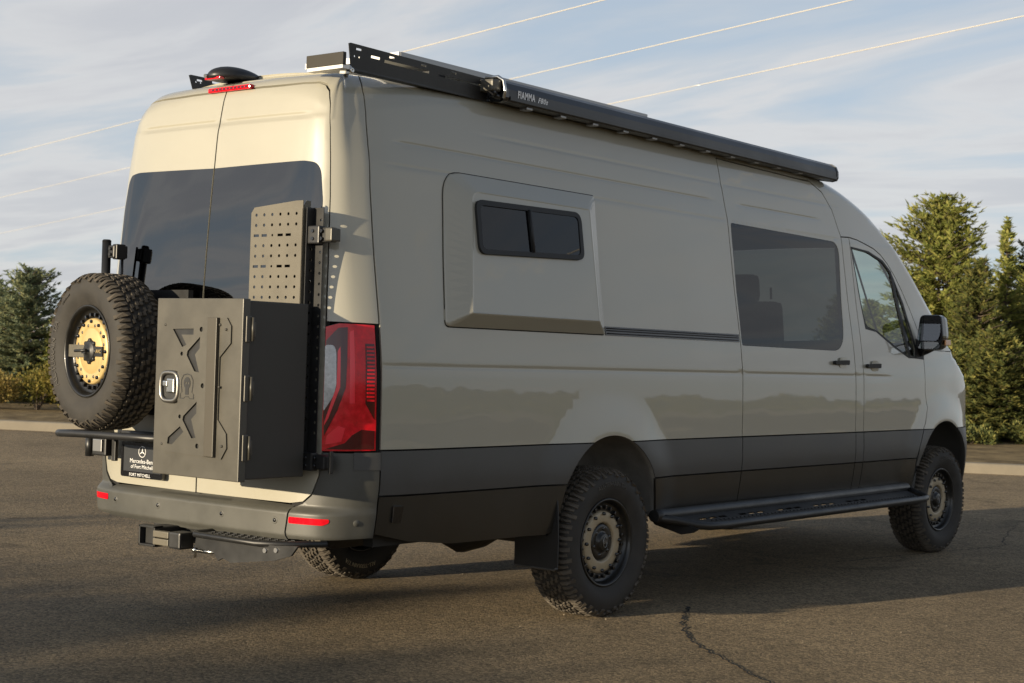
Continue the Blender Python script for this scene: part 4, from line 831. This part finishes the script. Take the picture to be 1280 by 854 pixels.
sp=[(-.16,-1.90),(-.16,-2.085),(-.20,-2.12),(-.60,-2.12),(-.72,-2.05),(-.82,-1.90)]
def hplate(name,poly,z,th,m,parent):
    mb=MB(); mb.add([(x,y,z) for y,x in poly]+[(x,y,z-th) for y,x in poly],[list(range(len(poly))),[len(poly)+i for i in range(len(poly))][::-1]]+[(i,len(poly)+i,len(poly)+(i+1)%len(poly),(i+1)%len(poly)) for i in range(len(poly))]); return mb.build(name,m,parent)
stp=hplate('rear_step',sp,.512,.006,BLACK,van)
mb=MB(); mb.tube([(x,y,.508) for y,x in sp],.014,12); mb.build('step_rim',BLACK,stp)
mb=MB()
for i in range(11):
    for j in range(4): mb.box((-1.96-.035*j,-.22-.045*i-(.02 if j%2 else 0),.5145),(.010,.022,.005),bev=.0015)
mb.build('step_grip',BLACK,stp)['kind']='stuff'
mb=MB(); mb.prism([(.30,.435),(.33,.40),(.36,.415),(.42,.40),(.70,.44),(.80,.47),(.84,.515),(.70,.505),(.18,.505),(.17,.445)],.012,basis((-2.085,0,0),(0,-1,0),(0,0,1))); sb=mb.build('step_bracket',BLACK,stp)
mb=MB()
for y,z in ((-.64,.478),(-.71,.486)): mb.tube([(-2.09,y,z),(-2.104,y,z)],.011,10)
mb.build('step_bolts',ALU,stp)['kind']='stuff'
# ---------------------------------------------------------------- side steps
for sg in (-1,1):
    n=24
    mb=MB(); mb.tube([(.44,sg*1.0,.505),(.50,sg*1.0,.505),(2.0,sg*1.004,.507),(3.70,sg*1.008,.512)],.034,14); ss=mb.build('side_step',BLACK,van)
    mb=MB(); mb.tube([(.47,sg*1.0,.495),(.56,sg*1.06,.480),(.66,sg*1.145,.455),(.74,sg*1.18,.448),(.86,sg*1.195,.447),(2.0,sg*1.197,.448),(2.75,sg*1.197,.449),(2.95,sg*1.20,.45),(3.55,sg*1.205,.452),(3.66,sg*1.18,.455),(3.70,sg*1.10,.475),(3.705,sg*1.02,.50)],.024,14); mb.build('step_tube',BLACK,ss)
    hol=[]
    for x0 in (.76,1.20,1.66,2.12,2.58): hol+=[[(x0+k*.105,-1.085),(x0+.080+k*.105,-1.085),(x0+.080+k*.105,-1.108),(x0+k*.105,-1.108)] for k in range(3)]
    loop=[(.60,-1.01),(.78,-1.185),(3.58,-1.19),(3.66,-1.03)]; pts=list(loop); edges=[(i,(i+1)%4) for i in range(4)]
    for h in hol: b=len(pts); pts+=h; edges+=[(b+i,b+(i+1)%4) for i in range(4)]
    vs,_,fs,_,_,_=delaunay_2d_cdt([Vector(q) for q in pts],edges,[],0,1e-6); cen=lambda f:(sum(vs[i][0] for i in f)/3,sum(vs[i][1] for i in f)/3)
    F=[list(f) for f in fs if inpoly(cen(f),loop) and not any(inpoly(cen(f),h) for h in hol)]
    zf=lambda y:.500+(abs(y)-1.01)/.18*-.046
    mb=MB(); mb.add([(v[0],-sg*v[1],zf(v[1])) for v in vs],F); mb.add([(v[0],-sg*v[1],zf(v[1])-.006) for v in vs],F); mb.build('step_plate',BLACK,ss)
    mb=MB()
    for i in range(60):
        for j in range(2): mb.box((.84+i*.046+j*.02,sg*(1.135+j*.028),zf(1.135+j*.028)+.002),(.018,.010,.006),bev=.0015)
    mb.build('step_grip',BLACK,ss)['kind']='stuff'
    for x in (.62,1.35,2.1,2.85,3.5):
        mb=MB(); mb.prism([(1.19,.44),(1.15,.415),(1.08,.40),(.90,.44),(.86,.50),(.98,.50),(1.06,.46)],.02,basis((x,0,0),(0,sg,0),(0,0,1))); mb.build('step_bracket',BLACK,ss)
# ---------------------------------------------------------------- bed flare with sliding window
ft=[(-1.075,-.892,2.150),(-.108,-.898,2.150),(-.155,-1.018,1.556),(-1.185,-1.012,1.556)]   # raised face
ob=rpoly([(-1.295,1.490),(-.028,1.490),(-.002,2.232),(-1.22,2.232)],[.03,.01,.01,.12],6)
def flare():
    Pn=[(-.5,1.85)]
    N=96; per=resamp(ob,.012); L=len(per); cxy=(-.65,1.83); V=[];F=[]
    a,b,c,d=[Vector(p) for p in ft]
    fx=[(p[0],p[2]) for p in ft]   # face outline in (x,z): TL TR BR BL
    def facept(x,z):
        t=(2.150-z)/(2.150-1.556); l=a.lerp(d,t); r=b.lerp(c,t); u=(x-l.x)/(r.x-l.x); return l.lerp(r,u)
    face=rpoly([(fx[3][0],fx[3][1]),(fx[2][0],fx[2][1]),(fx[1][0],fx[1][1]),(fx[0][0],fx[0][1])],[.012,.012,.012,.05],5)
    # match perimeter points by angle
    def ray(poly,ang):
        dx,dy=math.cos(ang),math.sin(ang); best=None
        for p,q in zip(poly,poly[1:]+poly[:1]):
            ex,ey=q[0]-p[0],q[1]-p[1]; det=dx*(-ey)+ex*dy
            if abs(det)<1e-12: continue
            t=((p[0]-cxy[0])*(-ey)+ex*(p[1]-cxy[1]))/det; u=(dx*(p[1]-cxy[1])-dy*(p[0]-cxy[0]))/det
            if t>0 and -1e-6<=u<=1+1e-6 and (best is None or t>best): best=t
        return (cxy[0]+dx*best,cxy[1]+dy*best)
    angs=sorted(set([math.atan2(p[1]-cxy[1],p[0]-cxy[0]) for p in face+ob]+[2*math.pi*i/N-math.pi for i in range(N)]))
    rings=[]
    for an in angs:
        o=ray(ob,an); f=ray(face,an); O=Vector(B(sx(o[0]),o[1]))+Vector(Nrm(sx(o[0]),o[1]))*.006; Fp=facept(*f)
        f2=(cxy[0]+(f[0]-cxy[0])*.975,cxy[1]+(f[1]-cxy[1])*.975); Fi=facept(*f2); Oi=O.lerp(Fp,.04)+Vector((0,-.003,0)); Oin=O+Vector((0,.012,0))
        rings.append([Oin,O,Oi,O.lerp(Fp,.93)+Vector((0,-.001,0)),Fp.lerp(Fi,.35)+Vector((0,-.0015,0)),Fi])
    n=len(rings); m=6
    V=[tuple(p) for r in rings for p in r]; F=[(i*m+j,((i+1)%n)*m+j,((i+1)%n)*m+j+1,i*m+j+1) for i in range(n) for j in range(m-1)]
    mb=MB(); mb.add(V,F,False); mb.add([r[-1] for r in rings],[list(range(n))],False); return mb,facept
mb,facept=flare(); pod=mb.build('bed_flare',PAINT,QR)
seal('flare_seal',[(p[0],p[1]) for p in ob+ob[:1]],pod,w=.009,depth=-.002)
# window of the flare: frame and panes follow the sloping face
fn=(Vector(ft[1])-Vector(ft[0])).cross(Vector(ft[3])-Vector(ft[0])).normalized(); fn=fn if fn.y<0 else -fn
wl_=[(-1.068,2.106),(-.215,2.118),(-.235,1.868),(-1.085,1.842)]
def onface(name,poly,m,parent,holes=(),off=.0,th=.01):
    pts=[];edges=[]; loops=[list(poly)]+[list(h) for h in holes]
    for lp in loops: b=len(pts); pts+=lp; edges+=[(b+i,b+(i+1)%len(lp)) for i in range(len(lp))]
    vs,_,fs,_,_,_=delaunay_2d_cdt([Vector(q) for q in pts],edges,[],0,1e-6); cen=lambda f:(sum(vs[i][0] for i in f)/3,sum(vs[i][1] for i in f)/3)
    F=[list(f) for f in fs if inpoly(cen(f),loops[0]) and not any(inpoly(cen(f),h) for h in loops[1:])]
    n=len(vs); V=[facept(*v)+fn*(off+th) for v in vs]+[facept(*v)+fn*off for v in vs]; FF=F+[[i+n for i in f][::-1] for f in F]; cnt={(a,b) for f in F for a,b in zip(f,f[1:]+f[:1])}; FF+=[(b,a,a+n,b+n) for (a,b) in cnt if (b,a) not in cnt]
    mb=MB(); mb.add(V,FF); return mb.build(name,m,parent)
wo=rpoly(wl_,[.05,.06,.05,.05],6); wi=shrink(wo,.022); wi=wi
xm=-.655
hl=rpoly([(-1.040,2.080),(xm-.012,2.086),(xm-.018,1.878),(-1.058,1.866)],[.03,.006,.006,.03],4); hr=rpoly([(xm+.014,2.086),(-.243,2.092),(-.262,1.892),(xm+.008,1.880)],[.006,.035,.03,.006],4)
wf=onface('flare_window',wo,TRIM,pod,holes=[hl,hr],off=0,th=.014)
onface('pane',hl,GLASS_P,wf,off=.004,th=.003); onface('pane',hr,GLASS_P,wf,off=.007,th=.003)
onface('window_blind',rpoly([(-1.045,2.085),(-.238,2.097),(-.255,1.885),(-1.06,1.86)],.03),LINING,wf,off=.0005,th=.001)
mb=MB(); mb.tube([facept(xm-.004,2.09)+fn*.016,facept(xm-.012,1.876)+fn*.016],.007,8); mb.build('centre_post',TRIM,wf)
# ---------------------------------------------------------------- awning
ys=[(-.705,2.640),(-.800,2.626),(-.832,2.632),(-.842,2.650),(-.840,2.690),(-.826,2.722),(-.795,2.742),(-.735,2.748),(-.705,2.742)]
def extr(name,sec,x0,x1,m,parent,dz=0.):
    n=len(sec); mb=MB(); mb.add([(x0,y,z) for y,z in sec]+[(x1,y,z+dz) for y,z in sec],[list(range(n)),[n+i for i in range(n)][::-1]]+[(i,(i+1)%n,n+(i+1)%n,n+i) for i in range(n)]); o=mb.build(name,m,parent)
    return o
AX0,AX1=-.755,2.815
aw=extr('awning',ys,AX0,AX1,AWN,van,-.012)
extr('lead_rail',[(-.843,2.634),(-.849,2.637),(-.849,2.655),(-.843,2.655)],AX0+.01,AX1-.01,AWN,aw,-.012)
grow=lambda k,sec:[(-.775+(y+.775)*k,2.686+(z-2.686)*k) for y,z in sec]
extr('awning_end_cap',grow(1.05,ys),AX1,AX1+.022,AWN,aw,0); bpy.data.objects['awning_end_cap'].location.z=-.012
ec=extr('awning_cap',grow(1.06,ys),AX0-.030,AX0,BLACKG,aw)
mb=MB(); mb.tube([(AX0-.033,-.72,2.752),(AX0-.033,-.80,2.750),(AX0-.033,-.836,2.728),(AX0-.033,-.846,2.68),(AX0-.033,-.838,2.640)],.009,10); mb.build('cap_trim',STEEL,ec)
mb=MB(); mb.box((AX0-.07,-.775,2.70),(.07,.10,.06),Matrix.Translation((0,0,0)),bev=.012); mb.build('arm_housing',BRONZE,aw)
mb=MB(); mb.tube([(AX0-.075,-.79,2.66),(AX0-.04,-.815,2.645),(AX0-.02,-.80,2.66)],.015,10); mb.tube([(AX0-.09,-.80,2.665),(AX0-.06,-.80,2.665)],.022,12); mb.build('arm_joint',BLACKG,aw)
mb=MB()
for i in range(12): mb.box((-.55+i*.29,-.795,2.622),(.05,.05,.016),bev=.004)
mb.build('awning_brackets',ALU,aw)
v,f=text_geo('FIAMMA',.040,.0005,bold=.035); mb=MB(); mb.add([(p.x*.9-.61,-.8428-p.z,p.y*1.25+2.672) for p in v],f); mb.build('awning_lettering',PRINT,aw); v,f=text_geo('F80s',.038,.0005,shear=.3,bold=.03); mb=MB(); mb.add([(p.x*1.05-.475,-.8428-p.z,p.y+2.668) for p in v],f); mb.build('awning_lettering',PRINT,aw)
# ---------------------------------------------------------------- roof rack rails, fairing, solar panel, camera, brake light
def rail(y,x0,x1,z0,z1,lean,parent=van):
    loop=[(x0+.03,z0),(x0,z1-.0),(x0+.012,z1+.004),(x1,z1-.006),(x1,z0-.004)]; hol=[]
    for xa,xb,zz,hh in ((x0+.15,x0+.21,z0+.078,.006),(x0+.24,x0+.55,z0+.072,.007),(x0+.62,x0+.98,z0+.068,.005)):
        if xb<x1: hol.append([(xa,zz-hh),(xb,zz-hh),(xb,zz+hh),(xa,zz+hh)])
    for k in range(int((x1-x0)/.22)+1): 
        if x0+.06+.22*k<x1-.04: hol.append([(x0+.05+.22*k,z1-.022),(x0+.085+.22*k,z1-.022),(x0+.085+.22*k,z1-.012),(x0+.05+.22*k,z1-.012)])
    hol+= [circ((x0+.045,z0+.062),.005,8),circ((x0+.075,z0+.062),.005,8)]
    pts=list(loop); edges=[(i,(i+1)%5) for i in range(5)]
    for h in hol: b=len(pts); pts+=h; edges+=[(b+i,b+(i+1)%len(h)) for i in range(len(h))]
    vs,_,fs,_,_,_=delaunay_2d_cdt([Vector(q) for q in pts],edges,[],0,1e-6); cen=lambda f:(sum(vs[i][0] for i in f)/3,sum(vs[i][1] for i in f)/3)
    F=[list(f) for f in fs if inpoly(cen(f),loop) and not any(inpoly(cen(f),h) for h in hol)]; n=len(vs)
    V=[(v[0],y+lean*(v[1]-z0)-.004,v[1]) for v in vs]+[(v[0],y+lean*(v[1]-z0),v[1]) for v in vs]; FF=F+[[i+n for i in f][::-1] for f in F]; cnt={(a,b) for f in F for a,b in zip(f,f[1:]+f[:1])}; FF+=[(b,a,a+n,b+n) for (a,b) in cnt if (b,a) not in cnt]
    mb=MB(); mb.add(V,FF); mb.box(((x0+x1)/2+.02,y+.02,z0+.004),(x1-x0-.06,.05,.008)); return mb.build('rack_rail',BLACK,parent)
rr=rail(-.735,-1.795,-.80,2.632,2.745,-.10)
rail(-.735,-.798,2.4,2.632,2.70,-.0)
rail(.46,-1.70,1.8,2.632,2.722,.05)
mb=MB(); mb.box((-1.84,-.655,2.668),(.022,.235,.058),Matrix.Translation((0,0,0)),bev=.004); mb.build('rack_fairing',FAIRM,van)
mb=MB(); mb.box((-1.825,-.655,2.634),(.045,.225,.020)); mb.build('fairing_gasket',WHITE,van)
mb=MB(); mb.lathe([(0,.0),(-.004,.006),(-.004,.012),(0,.014)],14,Matrix.Translation((-1.775,-.755,2.625))); mb.tube([(-1.78,-.755,2.63),(-1.78,-.745,2.65)],.005,8); mb.build('rail_eyelet',STEEL,rr)
mb=MB(); mb.box((-.25,-.30,2.786),(2.15,.64,.028)); so=mb.build('solar_panel',WHITE,van)
mb=MB(); mb.box((-.25,-.30,2.8015),(2.10,.59,.003)); mb.build('solar_cells',SOLAR,so)
mb=MB(); mb.box((-.25,-.622,2.783),(2.13,.006,.036)); mb.build('panel_edge',ALU,so)
for x in (-1.1,.5): MB().box((x,-.15,2.715),(.05,1.1,.05)).build('rack_crossbar',BLACK,van)
M=Matrix.Translation((-1.72,.085,2.665))
bm=bmesh.new(); bmesh.ops.create_uvsphere(bm,u_segments=24,v_segments=16,radius=1)
for v in bm.verts:
    x,y,z=v.co; z=max(z,-.35); t=(x+1)/2; v.co=(x*.16+.02*(z),y*(.105-.02*t),z*(.062*(1-.45*t))+.004)
mb=MB(); mb.add([v.co.copy() for v in bm.verts],[[v.index for v in f.verts] for f in bm.faces],True,M); bm.free(); rc=mb.build('rear_camera',BLACK,van)
mb=MB(); mb.box((-1.855,.085,2.648),(.03,.11,.012),bev=.004); mb.build('camera_visor',RED,rc)
mb=MB(); mb.tube([(-1.873,.12,2.66),(-1.885,.12,2.658)],.010,12); mb.build('camera_lens',STEEL,rc)
mb=MB(); mb.box((-1.850,-.030,2.588),(.030,.300,.024),bev=.008); bl=mb.build('high_brake_light',RED,van)
mb=MB()
for i in range(10): mb.box((-1.8655,.08-.026*i,2.589),(.003,.016,.010))
mb.build('brake_light_cells',REDD,bl)
# ---------------------------------------------------------------- door handles, mirrors
for (s,h,par) in ((2.65,1.386,'sliding_door'),(3.125,1.371,'front_door')):
    p=Vector(B(s,h)); M=SIDE(p.x,p.y-.004,p.z)
    mb=MB(); mb.prism(rpoly([(-.115,-.012),(.02,-.014),(.085,-.014),(.085,.018),(-.115,.010)],.010,3),.022,M); mb.box((-.085,0,.010),(.05,.024,.02),M,bev=.006); ho=mb.build('door_handle',TRIM,van); ho.parent=bpy.data.objects[par]
    mb=MB(); mb.prism(ov(.058,.036),.0015,M@Matrix.Translation((.03,-.0,.001))); o=mb.build('handle_recess',PAINT,van); o.parent=bpy.data.objects[par]
for sg in (-1,1):
    M=Matrix.Translation((3.93,sg*1.075,1.625))
    mb=MB(); sec=rpoly([(-.105,-.125),(.085,-.125),(.105,-.03),(.085,.128),(-.075,.128)],.035,5)
    N=len(sec); rings=[]
    for xx,k in ((-.055,.97),(-.045,1.0),(.01,1.0),(.06,.93),(.10,.72),(.115,.40)): rings.append([(xx,-sg*-1*a*k if 0 else sg*a*k,b*k-.004*(1-k)) for a,b in sec])
    V=[p for r in rings for p in r]; F=[(i*N+j,i*N+(j+1)%N,(i+1)*N+(j+1)%N,(i+1)*N+j) for i in range(len(rings)-1) for j in range(N)]+[list(range(N))[::-1],[(len(rings)-1)*N+j for j in range(N)]]
    mb.add(V,F,False,M); mb.tube([(3.95,sg*.965,1.485),(3.945,sg*1.02,1.50),(3.94,sg*1.07,1.52)],[.04,.035,.03],10); mr_=mb.build('door_mirror',BLACKG,van)
    mb=MB(); mb.add([(-.060+.10*b,sg*a*.84,b*.70+.028) for a,b in sec],[list(range(N))],False,M); mb.build('mirror_glass',MIRR,mr_)
    mb=MB(); mb.add([(-.0575,sg*a*.80,b*.20-.092) for a,b in sec],[list(range(N))],False,M); mb.build('wide_angle_glass',MIRR,mr_)
    mb=MB(); mb.box((.02,sg*.108,-.07),(.09,.012,.04),M,bev=.005); mb.build('side_indicator',AMBER,mr_)
# ---------------------------------------------------------------- trees
def leaf_mat(name,c1,c2,c3):
    m,n,l,b=node_mat(name); g=n.new('ShaderNodeNewGeometry'); r=n.new('ShaderNodeValToRGB'); l.new(g.outputs['Random Per Island'],r.inputs[0])
    t=n.new('ShaderNodeTexCoord'); z=n.new('ShaderNodeTexNoise'); z.inputs['Scale'].default_value=2.2; z.inputs['Detail'].default_value=3; l.new(t.outputs['Object'],z.inputs['Vector'])
    e=r.color_ramp.elements; e[0].position=0; e[0].color=(*c1,1); e[1].position=1; e[1].color=(*c3,1); q=e.new(.55); q.color=(*c2,1)
    mr=n.new('ShaderNodeMapRange'); mr.inputs[1].default_value=.3; mr.inputs[2].default_value=.7; mr.inputs[3].default_value=.7; mr.inputs[4].default_value=1.3; l.new(z.outputs['Fac'],mr.inputs[0])
    s=n.new('ShaderNodeVectorMath'); s.operation='SCALE'; l.new(r.outputs[0],s.inputs[0]); l.new(mr.outputs[0],s.inputs['Scale']); l.new(s.outputs[0],b.inputs['Base Color']); b.inputs['Roughness'].default_value=.65; b.inputs['Specular IOR Level'].default_value=.25
    tr=n.new('ShaderNodeBsdfTranslucent'); l.new(s.outputs[0],tr.inputs[0]); x=n.new('ShaderNodeMixShader'); x.inputs[0].default_value=.3; l.new(b.outputs[0],x.inputs[1]); l.new(tr.outputs[0],x.inputs[2]); l.new(x.outputs[0],n['Material Output'].inputs[0]); return m
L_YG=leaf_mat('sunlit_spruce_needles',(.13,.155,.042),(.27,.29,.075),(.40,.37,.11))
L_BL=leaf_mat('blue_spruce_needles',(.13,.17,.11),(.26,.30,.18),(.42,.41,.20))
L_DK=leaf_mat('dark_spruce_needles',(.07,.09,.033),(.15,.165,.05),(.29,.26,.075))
L_BU=leaf_mat('yellow_bush_leaves',(.10,.10,.018),(.20,.17,.035),(.32,.24,.06))
L_BR=leaf_mat('rusty_bush_leaves',(.15,.11,.03),(.28,.20,.06),(.20,.18,.05))
BARK=mat('bark',(.10,.075,.055),.9,bump=(30,.8,.01),var=(8,.3))
def sprays(V,F,rnd,p,d,L,w):
    """a flat forked needle spray: three narrow leaf-shaped faces"""
    d=d.normalized(); s=d.cross(Vector((rnd.uniform(-.3,.3),rnd.uniform(-.3,.3),1))).normalized(); up=s.cross(d)
    for k,(a,sc) in enumerate(((0,1),(.7,.7),(-.7,.7))):
        dd=(d*math.cos(a)+s*math.sin(a)+up*rnd.uniform(-.25,.35)).normalized(); ss=dd.cross(up).normalized(); q=p-d*.02; o=len(V); l=L*sc*rnd.uniform(.8,1.2); 
        V+=[q,q+dd*l*.5+ss*w*.5+up*.012,q+dd*l,q+dd*l*.5-ss*w*.5+up*.012]; F.append((o,o+1,o+2,o+3))
def spruce_mesh(name,h,rmax,seed,dens=1.,power=.85,leader=.12,size=1.,skirt=.05):
    rnd=random.Random(seed); V=[];F=[]; tr=MB(); tr.tube([(0,0,-.1),(.01,0,h*.3),(0,.01,h*.7),(0,0,h*.995)],[h*.017,h*.013,h*.006,.004],8)
    z=h*skirt; nb=0
    while z<h*.985:
        f=(1-z/h); L0=rmax*min(1,(f**power)*1.0+.02)*(1 if f>.06 else 1)
        nbr=max(4,int((7+8*f)*dens))
        for k in range(nbr):
            a=rnd.uniform(0,2*math.pi); L=L0*rnd.uniform(.62,1.12)*(1+.22*math.sin(a*3+seed)+.15*math.sin(a*2+z*3)); zz=z+rnd.uniform(-.04,.04)*h
            lift=.55*(1-f)+.05-.30*f; d=Vector((math.cos(a),math.sin(a),lift)).normalized(); p0=Vector((0,0,zz)); n=max(2,int(L/(.075*size)))
            tr.tube([p0,p0+d*L*.55+Vector((0,0,-.02)),p0+d*L*.9],[.010,.006,.002],4,False)
            for i in range(n):
                t=(i+.6)/n
                if t<.18 and f>.25: continue
                p=p0+d*L*t+Vector((0,0,.06*L*t*t-.05*L*t*f)); side=1 if i%2 else -1
                lat=Vector((-math.sin(a),math.cos(a),0))*side*rnd.uniform(.3,1.0)+d*rnd.uniform(.5,1.)+Vector((0,0,rnd.uniform(-.15,.45)))
                sprays(V,F,rnd,p+Vector((rnd.uniform(-1,1),rnd.uniform(-1,1),rnd.uniform(-1,1)))*.03*size,lat,.135*size*rnd.uniform(.8,1.25),.045*size)
                if rnd.random()<.6: sprays(V,F,rnd,p,d+Vector((rnd.uniform(-.5,.5),rnd.uniform(-.5,.5),rnd.uniform(0,.6))),.12*size,.045*size)
        z+=h*.020*rnd.uniform(.8,1.3)
    for i in range(30): sprays(V,F,rnd,Vector((0,0,h*(1-leader*rnd.random()*.8))),Vector((rnd.uniform(-1,1),rnd.uniform(-1,1),1.0)),.10*size,.04*size)
    me=bpy.data.meshes.new(name); me.from_pydata([tuple(v) for v in V],[],F); return me,tr
def bush_mesh(name,h,r,seed,nl=2600,size=.05):
    rnd=random.Random(seed); V=[];F=[]; tr=MB()
    lobes=[(Vector((rnd.uniform(-.5,.5)*r,rnd.uniform(-.5,.5)*r,h*rnd.uniform(.35,.75))),rnd.uniform(.35,.6)*r) for _ in range(7)]
    for c,rr_ in lobes: tr.tube([(0,0,-.05),(c.x*.4,c.y*.4,c.z*.5),tuple(c)],[.018,.012,.004],5,False)
    for i in range(nl):
        c,rr_=rnd.choice(lobes); u=Vector((rnd.gauss(0,1),rnd.gauss(0,1),rnd.gauss(0,1))).normalized(); p=c+Vector((u.x*rr_,u.y*rr_,u.z*h*.33))*rnd.uniform(.45,1.15)
        if p.z<.03: continue
        d=(u+Vector((0,0,.8))+Vector((rnd.uniform(-.6,.6),rnd.uniform(-.6,.6),rnd.uniform(-.6,.6)))).normalized(); s=d.orthogonal().normalized(); s=(Matrix.Rotation(rnd.uniform(0,6.3),3,d)@s); o=len(V); L=size*rnd.uniform(.8,1.6)
        V+=[p,p+d*L*.5+s*L*.28,p+d*L,p+d*L*.5-s*L*.28]; F.append((o,o+1,o+2,o+3))
    me=bpy.data.meshes.new(name); me.from_pydata([tuple(v) for v in V],[],F); return me,tr
def tree(name,geo,m,loc,rz,label,cat,sc=1.,group=None,parts=('crown','trunk')):
    me,tr=geo; e=empty(name,loc,label=label,category=cat); e.rotation_euler=(0,0,rz); e.scale=(sc,)*3
    if group: e['group']=group
    c=link(parts[0],me.copy() if me.materials else me,m,e); t=tr.build(parts[1],BARK,e); return e
def place(px,py_top,depth):
    """ground point below a direction of view at a given distance, and the height reached there"""
    return None
L_SC=leaf_mat('scrub_leaves',(.07,.08,.024),(.22,.21,.065),(.42,.34,.12))
GZ=.17
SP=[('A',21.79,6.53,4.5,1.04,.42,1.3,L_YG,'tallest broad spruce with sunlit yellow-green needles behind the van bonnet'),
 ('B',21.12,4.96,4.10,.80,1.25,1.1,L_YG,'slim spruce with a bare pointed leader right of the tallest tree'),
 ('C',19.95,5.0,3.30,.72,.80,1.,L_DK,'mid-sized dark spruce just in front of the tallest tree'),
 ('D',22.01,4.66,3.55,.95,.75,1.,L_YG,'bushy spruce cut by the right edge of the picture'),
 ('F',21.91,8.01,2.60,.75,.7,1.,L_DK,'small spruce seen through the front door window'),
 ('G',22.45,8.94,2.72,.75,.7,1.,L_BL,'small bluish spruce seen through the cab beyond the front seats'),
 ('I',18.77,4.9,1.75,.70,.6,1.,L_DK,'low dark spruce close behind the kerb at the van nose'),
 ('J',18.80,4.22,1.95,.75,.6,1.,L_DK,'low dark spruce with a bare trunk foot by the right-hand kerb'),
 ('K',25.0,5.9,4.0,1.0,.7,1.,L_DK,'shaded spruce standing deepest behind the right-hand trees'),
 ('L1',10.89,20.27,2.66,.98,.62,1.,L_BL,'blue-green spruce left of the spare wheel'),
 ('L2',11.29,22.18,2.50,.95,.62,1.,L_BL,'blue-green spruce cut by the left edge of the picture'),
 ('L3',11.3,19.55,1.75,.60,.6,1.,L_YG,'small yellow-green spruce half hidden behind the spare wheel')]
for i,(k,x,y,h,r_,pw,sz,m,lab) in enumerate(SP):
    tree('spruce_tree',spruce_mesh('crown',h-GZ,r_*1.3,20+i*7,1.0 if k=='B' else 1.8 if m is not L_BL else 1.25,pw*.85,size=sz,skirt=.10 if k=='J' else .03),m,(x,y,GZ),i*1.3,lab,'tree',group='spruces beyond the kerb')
BS=[(9.38,17.69,.82,.75,L_BU,'round yellow-green bush below the left spruce'),(8.75,18.1,.55,.6,L_BR,'low ochre bush at the left edge behind the kerb'),(9.75,17.0,.68,.6,L_BU,'yellow bush just left of the spare wheel'),(9.5,19.6,.6,.7,L_BR,'ochre bush behind the left spruces, set back from the kerb'),
 (17.3,4.1,.35,.5,L_DK,'low green shrub by the kerb right of the front wheel'),(16.6,4.7,.32,.45,L_BU,'low yellow shrub by the kerb at the front wheel'),(18.3,3.3,.40,.55,L_DK,'low green shrub at the right edge by the kerb')]
for i,(x,y,h,r_,m,lab) in enumerate(BS):
    tree('bush',bush_mesh('foliage',h,r_,90+i,2400,.045),m,(x,y,GZ-.02),i,lab,'bush',group='bushes along the planting bed',parts=('foliage','stem'))
# row of trees on the sunward side, outside the picture: they shade the foreground
ORD=['first','second','third','fourth','fifth','sixth','seventh','eighth','ninth']
for i in range(9):
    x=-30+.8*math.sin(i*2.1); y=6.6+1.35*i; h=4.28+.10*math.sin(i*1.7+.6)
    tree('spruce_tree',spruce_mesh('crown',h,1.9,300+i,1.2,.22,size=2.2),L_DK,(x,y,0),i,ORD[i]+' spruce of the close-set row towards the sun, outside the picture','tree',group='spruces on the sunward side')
# scrub on the rise: one mass of leafy clumps
rnd=random.Random(77); V=[];F=[]
for i in range(5200):
    x=rnd.uniform(-60,110); d=5.5+rnd.random()**1.4*62; y=-24-d; z=.15+d*.012+4.2*sstep(25,120,d)+.9*noise.noise(Vector((x*.05,y*.05,0)))*sstep(4,30,d); R_=rnd.uniform(.2,.55)*(1+d/120)
    for k in range(10):
        u=Vector((rnd.gauss(0,1),rnd.gauss(0,1),abs(rnd.gauss(0,1)))).normalized(); p=Vector((x,y,z))+u*R_*.6; s=u.orthogonal().normalized()*R_*.26; t=u.cross(s); o=len(V); V+=[p-s,p+t,p+s,p-t]; F.append((o,o+1,o+2,o+3))
o=struct('scrub',[tuple(v) for v in V],F,L_SC,'stuff'); o['label']='olive and yellow scrub covering the low rise'; o['category']='scrub'
# ---------------------------------------------------------------- overhead cables
WIRE=mat('sunlit_cable',(.62,.57,.47),.5)
for nm,p,q,lab in (('A',(35.361,58.902,10),(23.732,16.043,10),'uppermost overhead cable crossing the sky'),('B',(47.779,77.787,10),(26.713,11.0,10),'middle overhead cable crossing the sky'),('C',(66.397,106.101,10),(30.313,8.22,10),'lowest overhead cable crossing the sky above the awning')):
    p=Vector(p);q=Vector(q); d=(q-p); a=p-d*.25; b=q+d*.35; n=24
    mb=MB(); mb.tube([a.lerp(b,i/n) for i in range(n+1)],.012,6)
    o=mb.build('overhead_cable',WIRE); o['label']=lab; o['category']='cable'; o['group']='overhead cables'
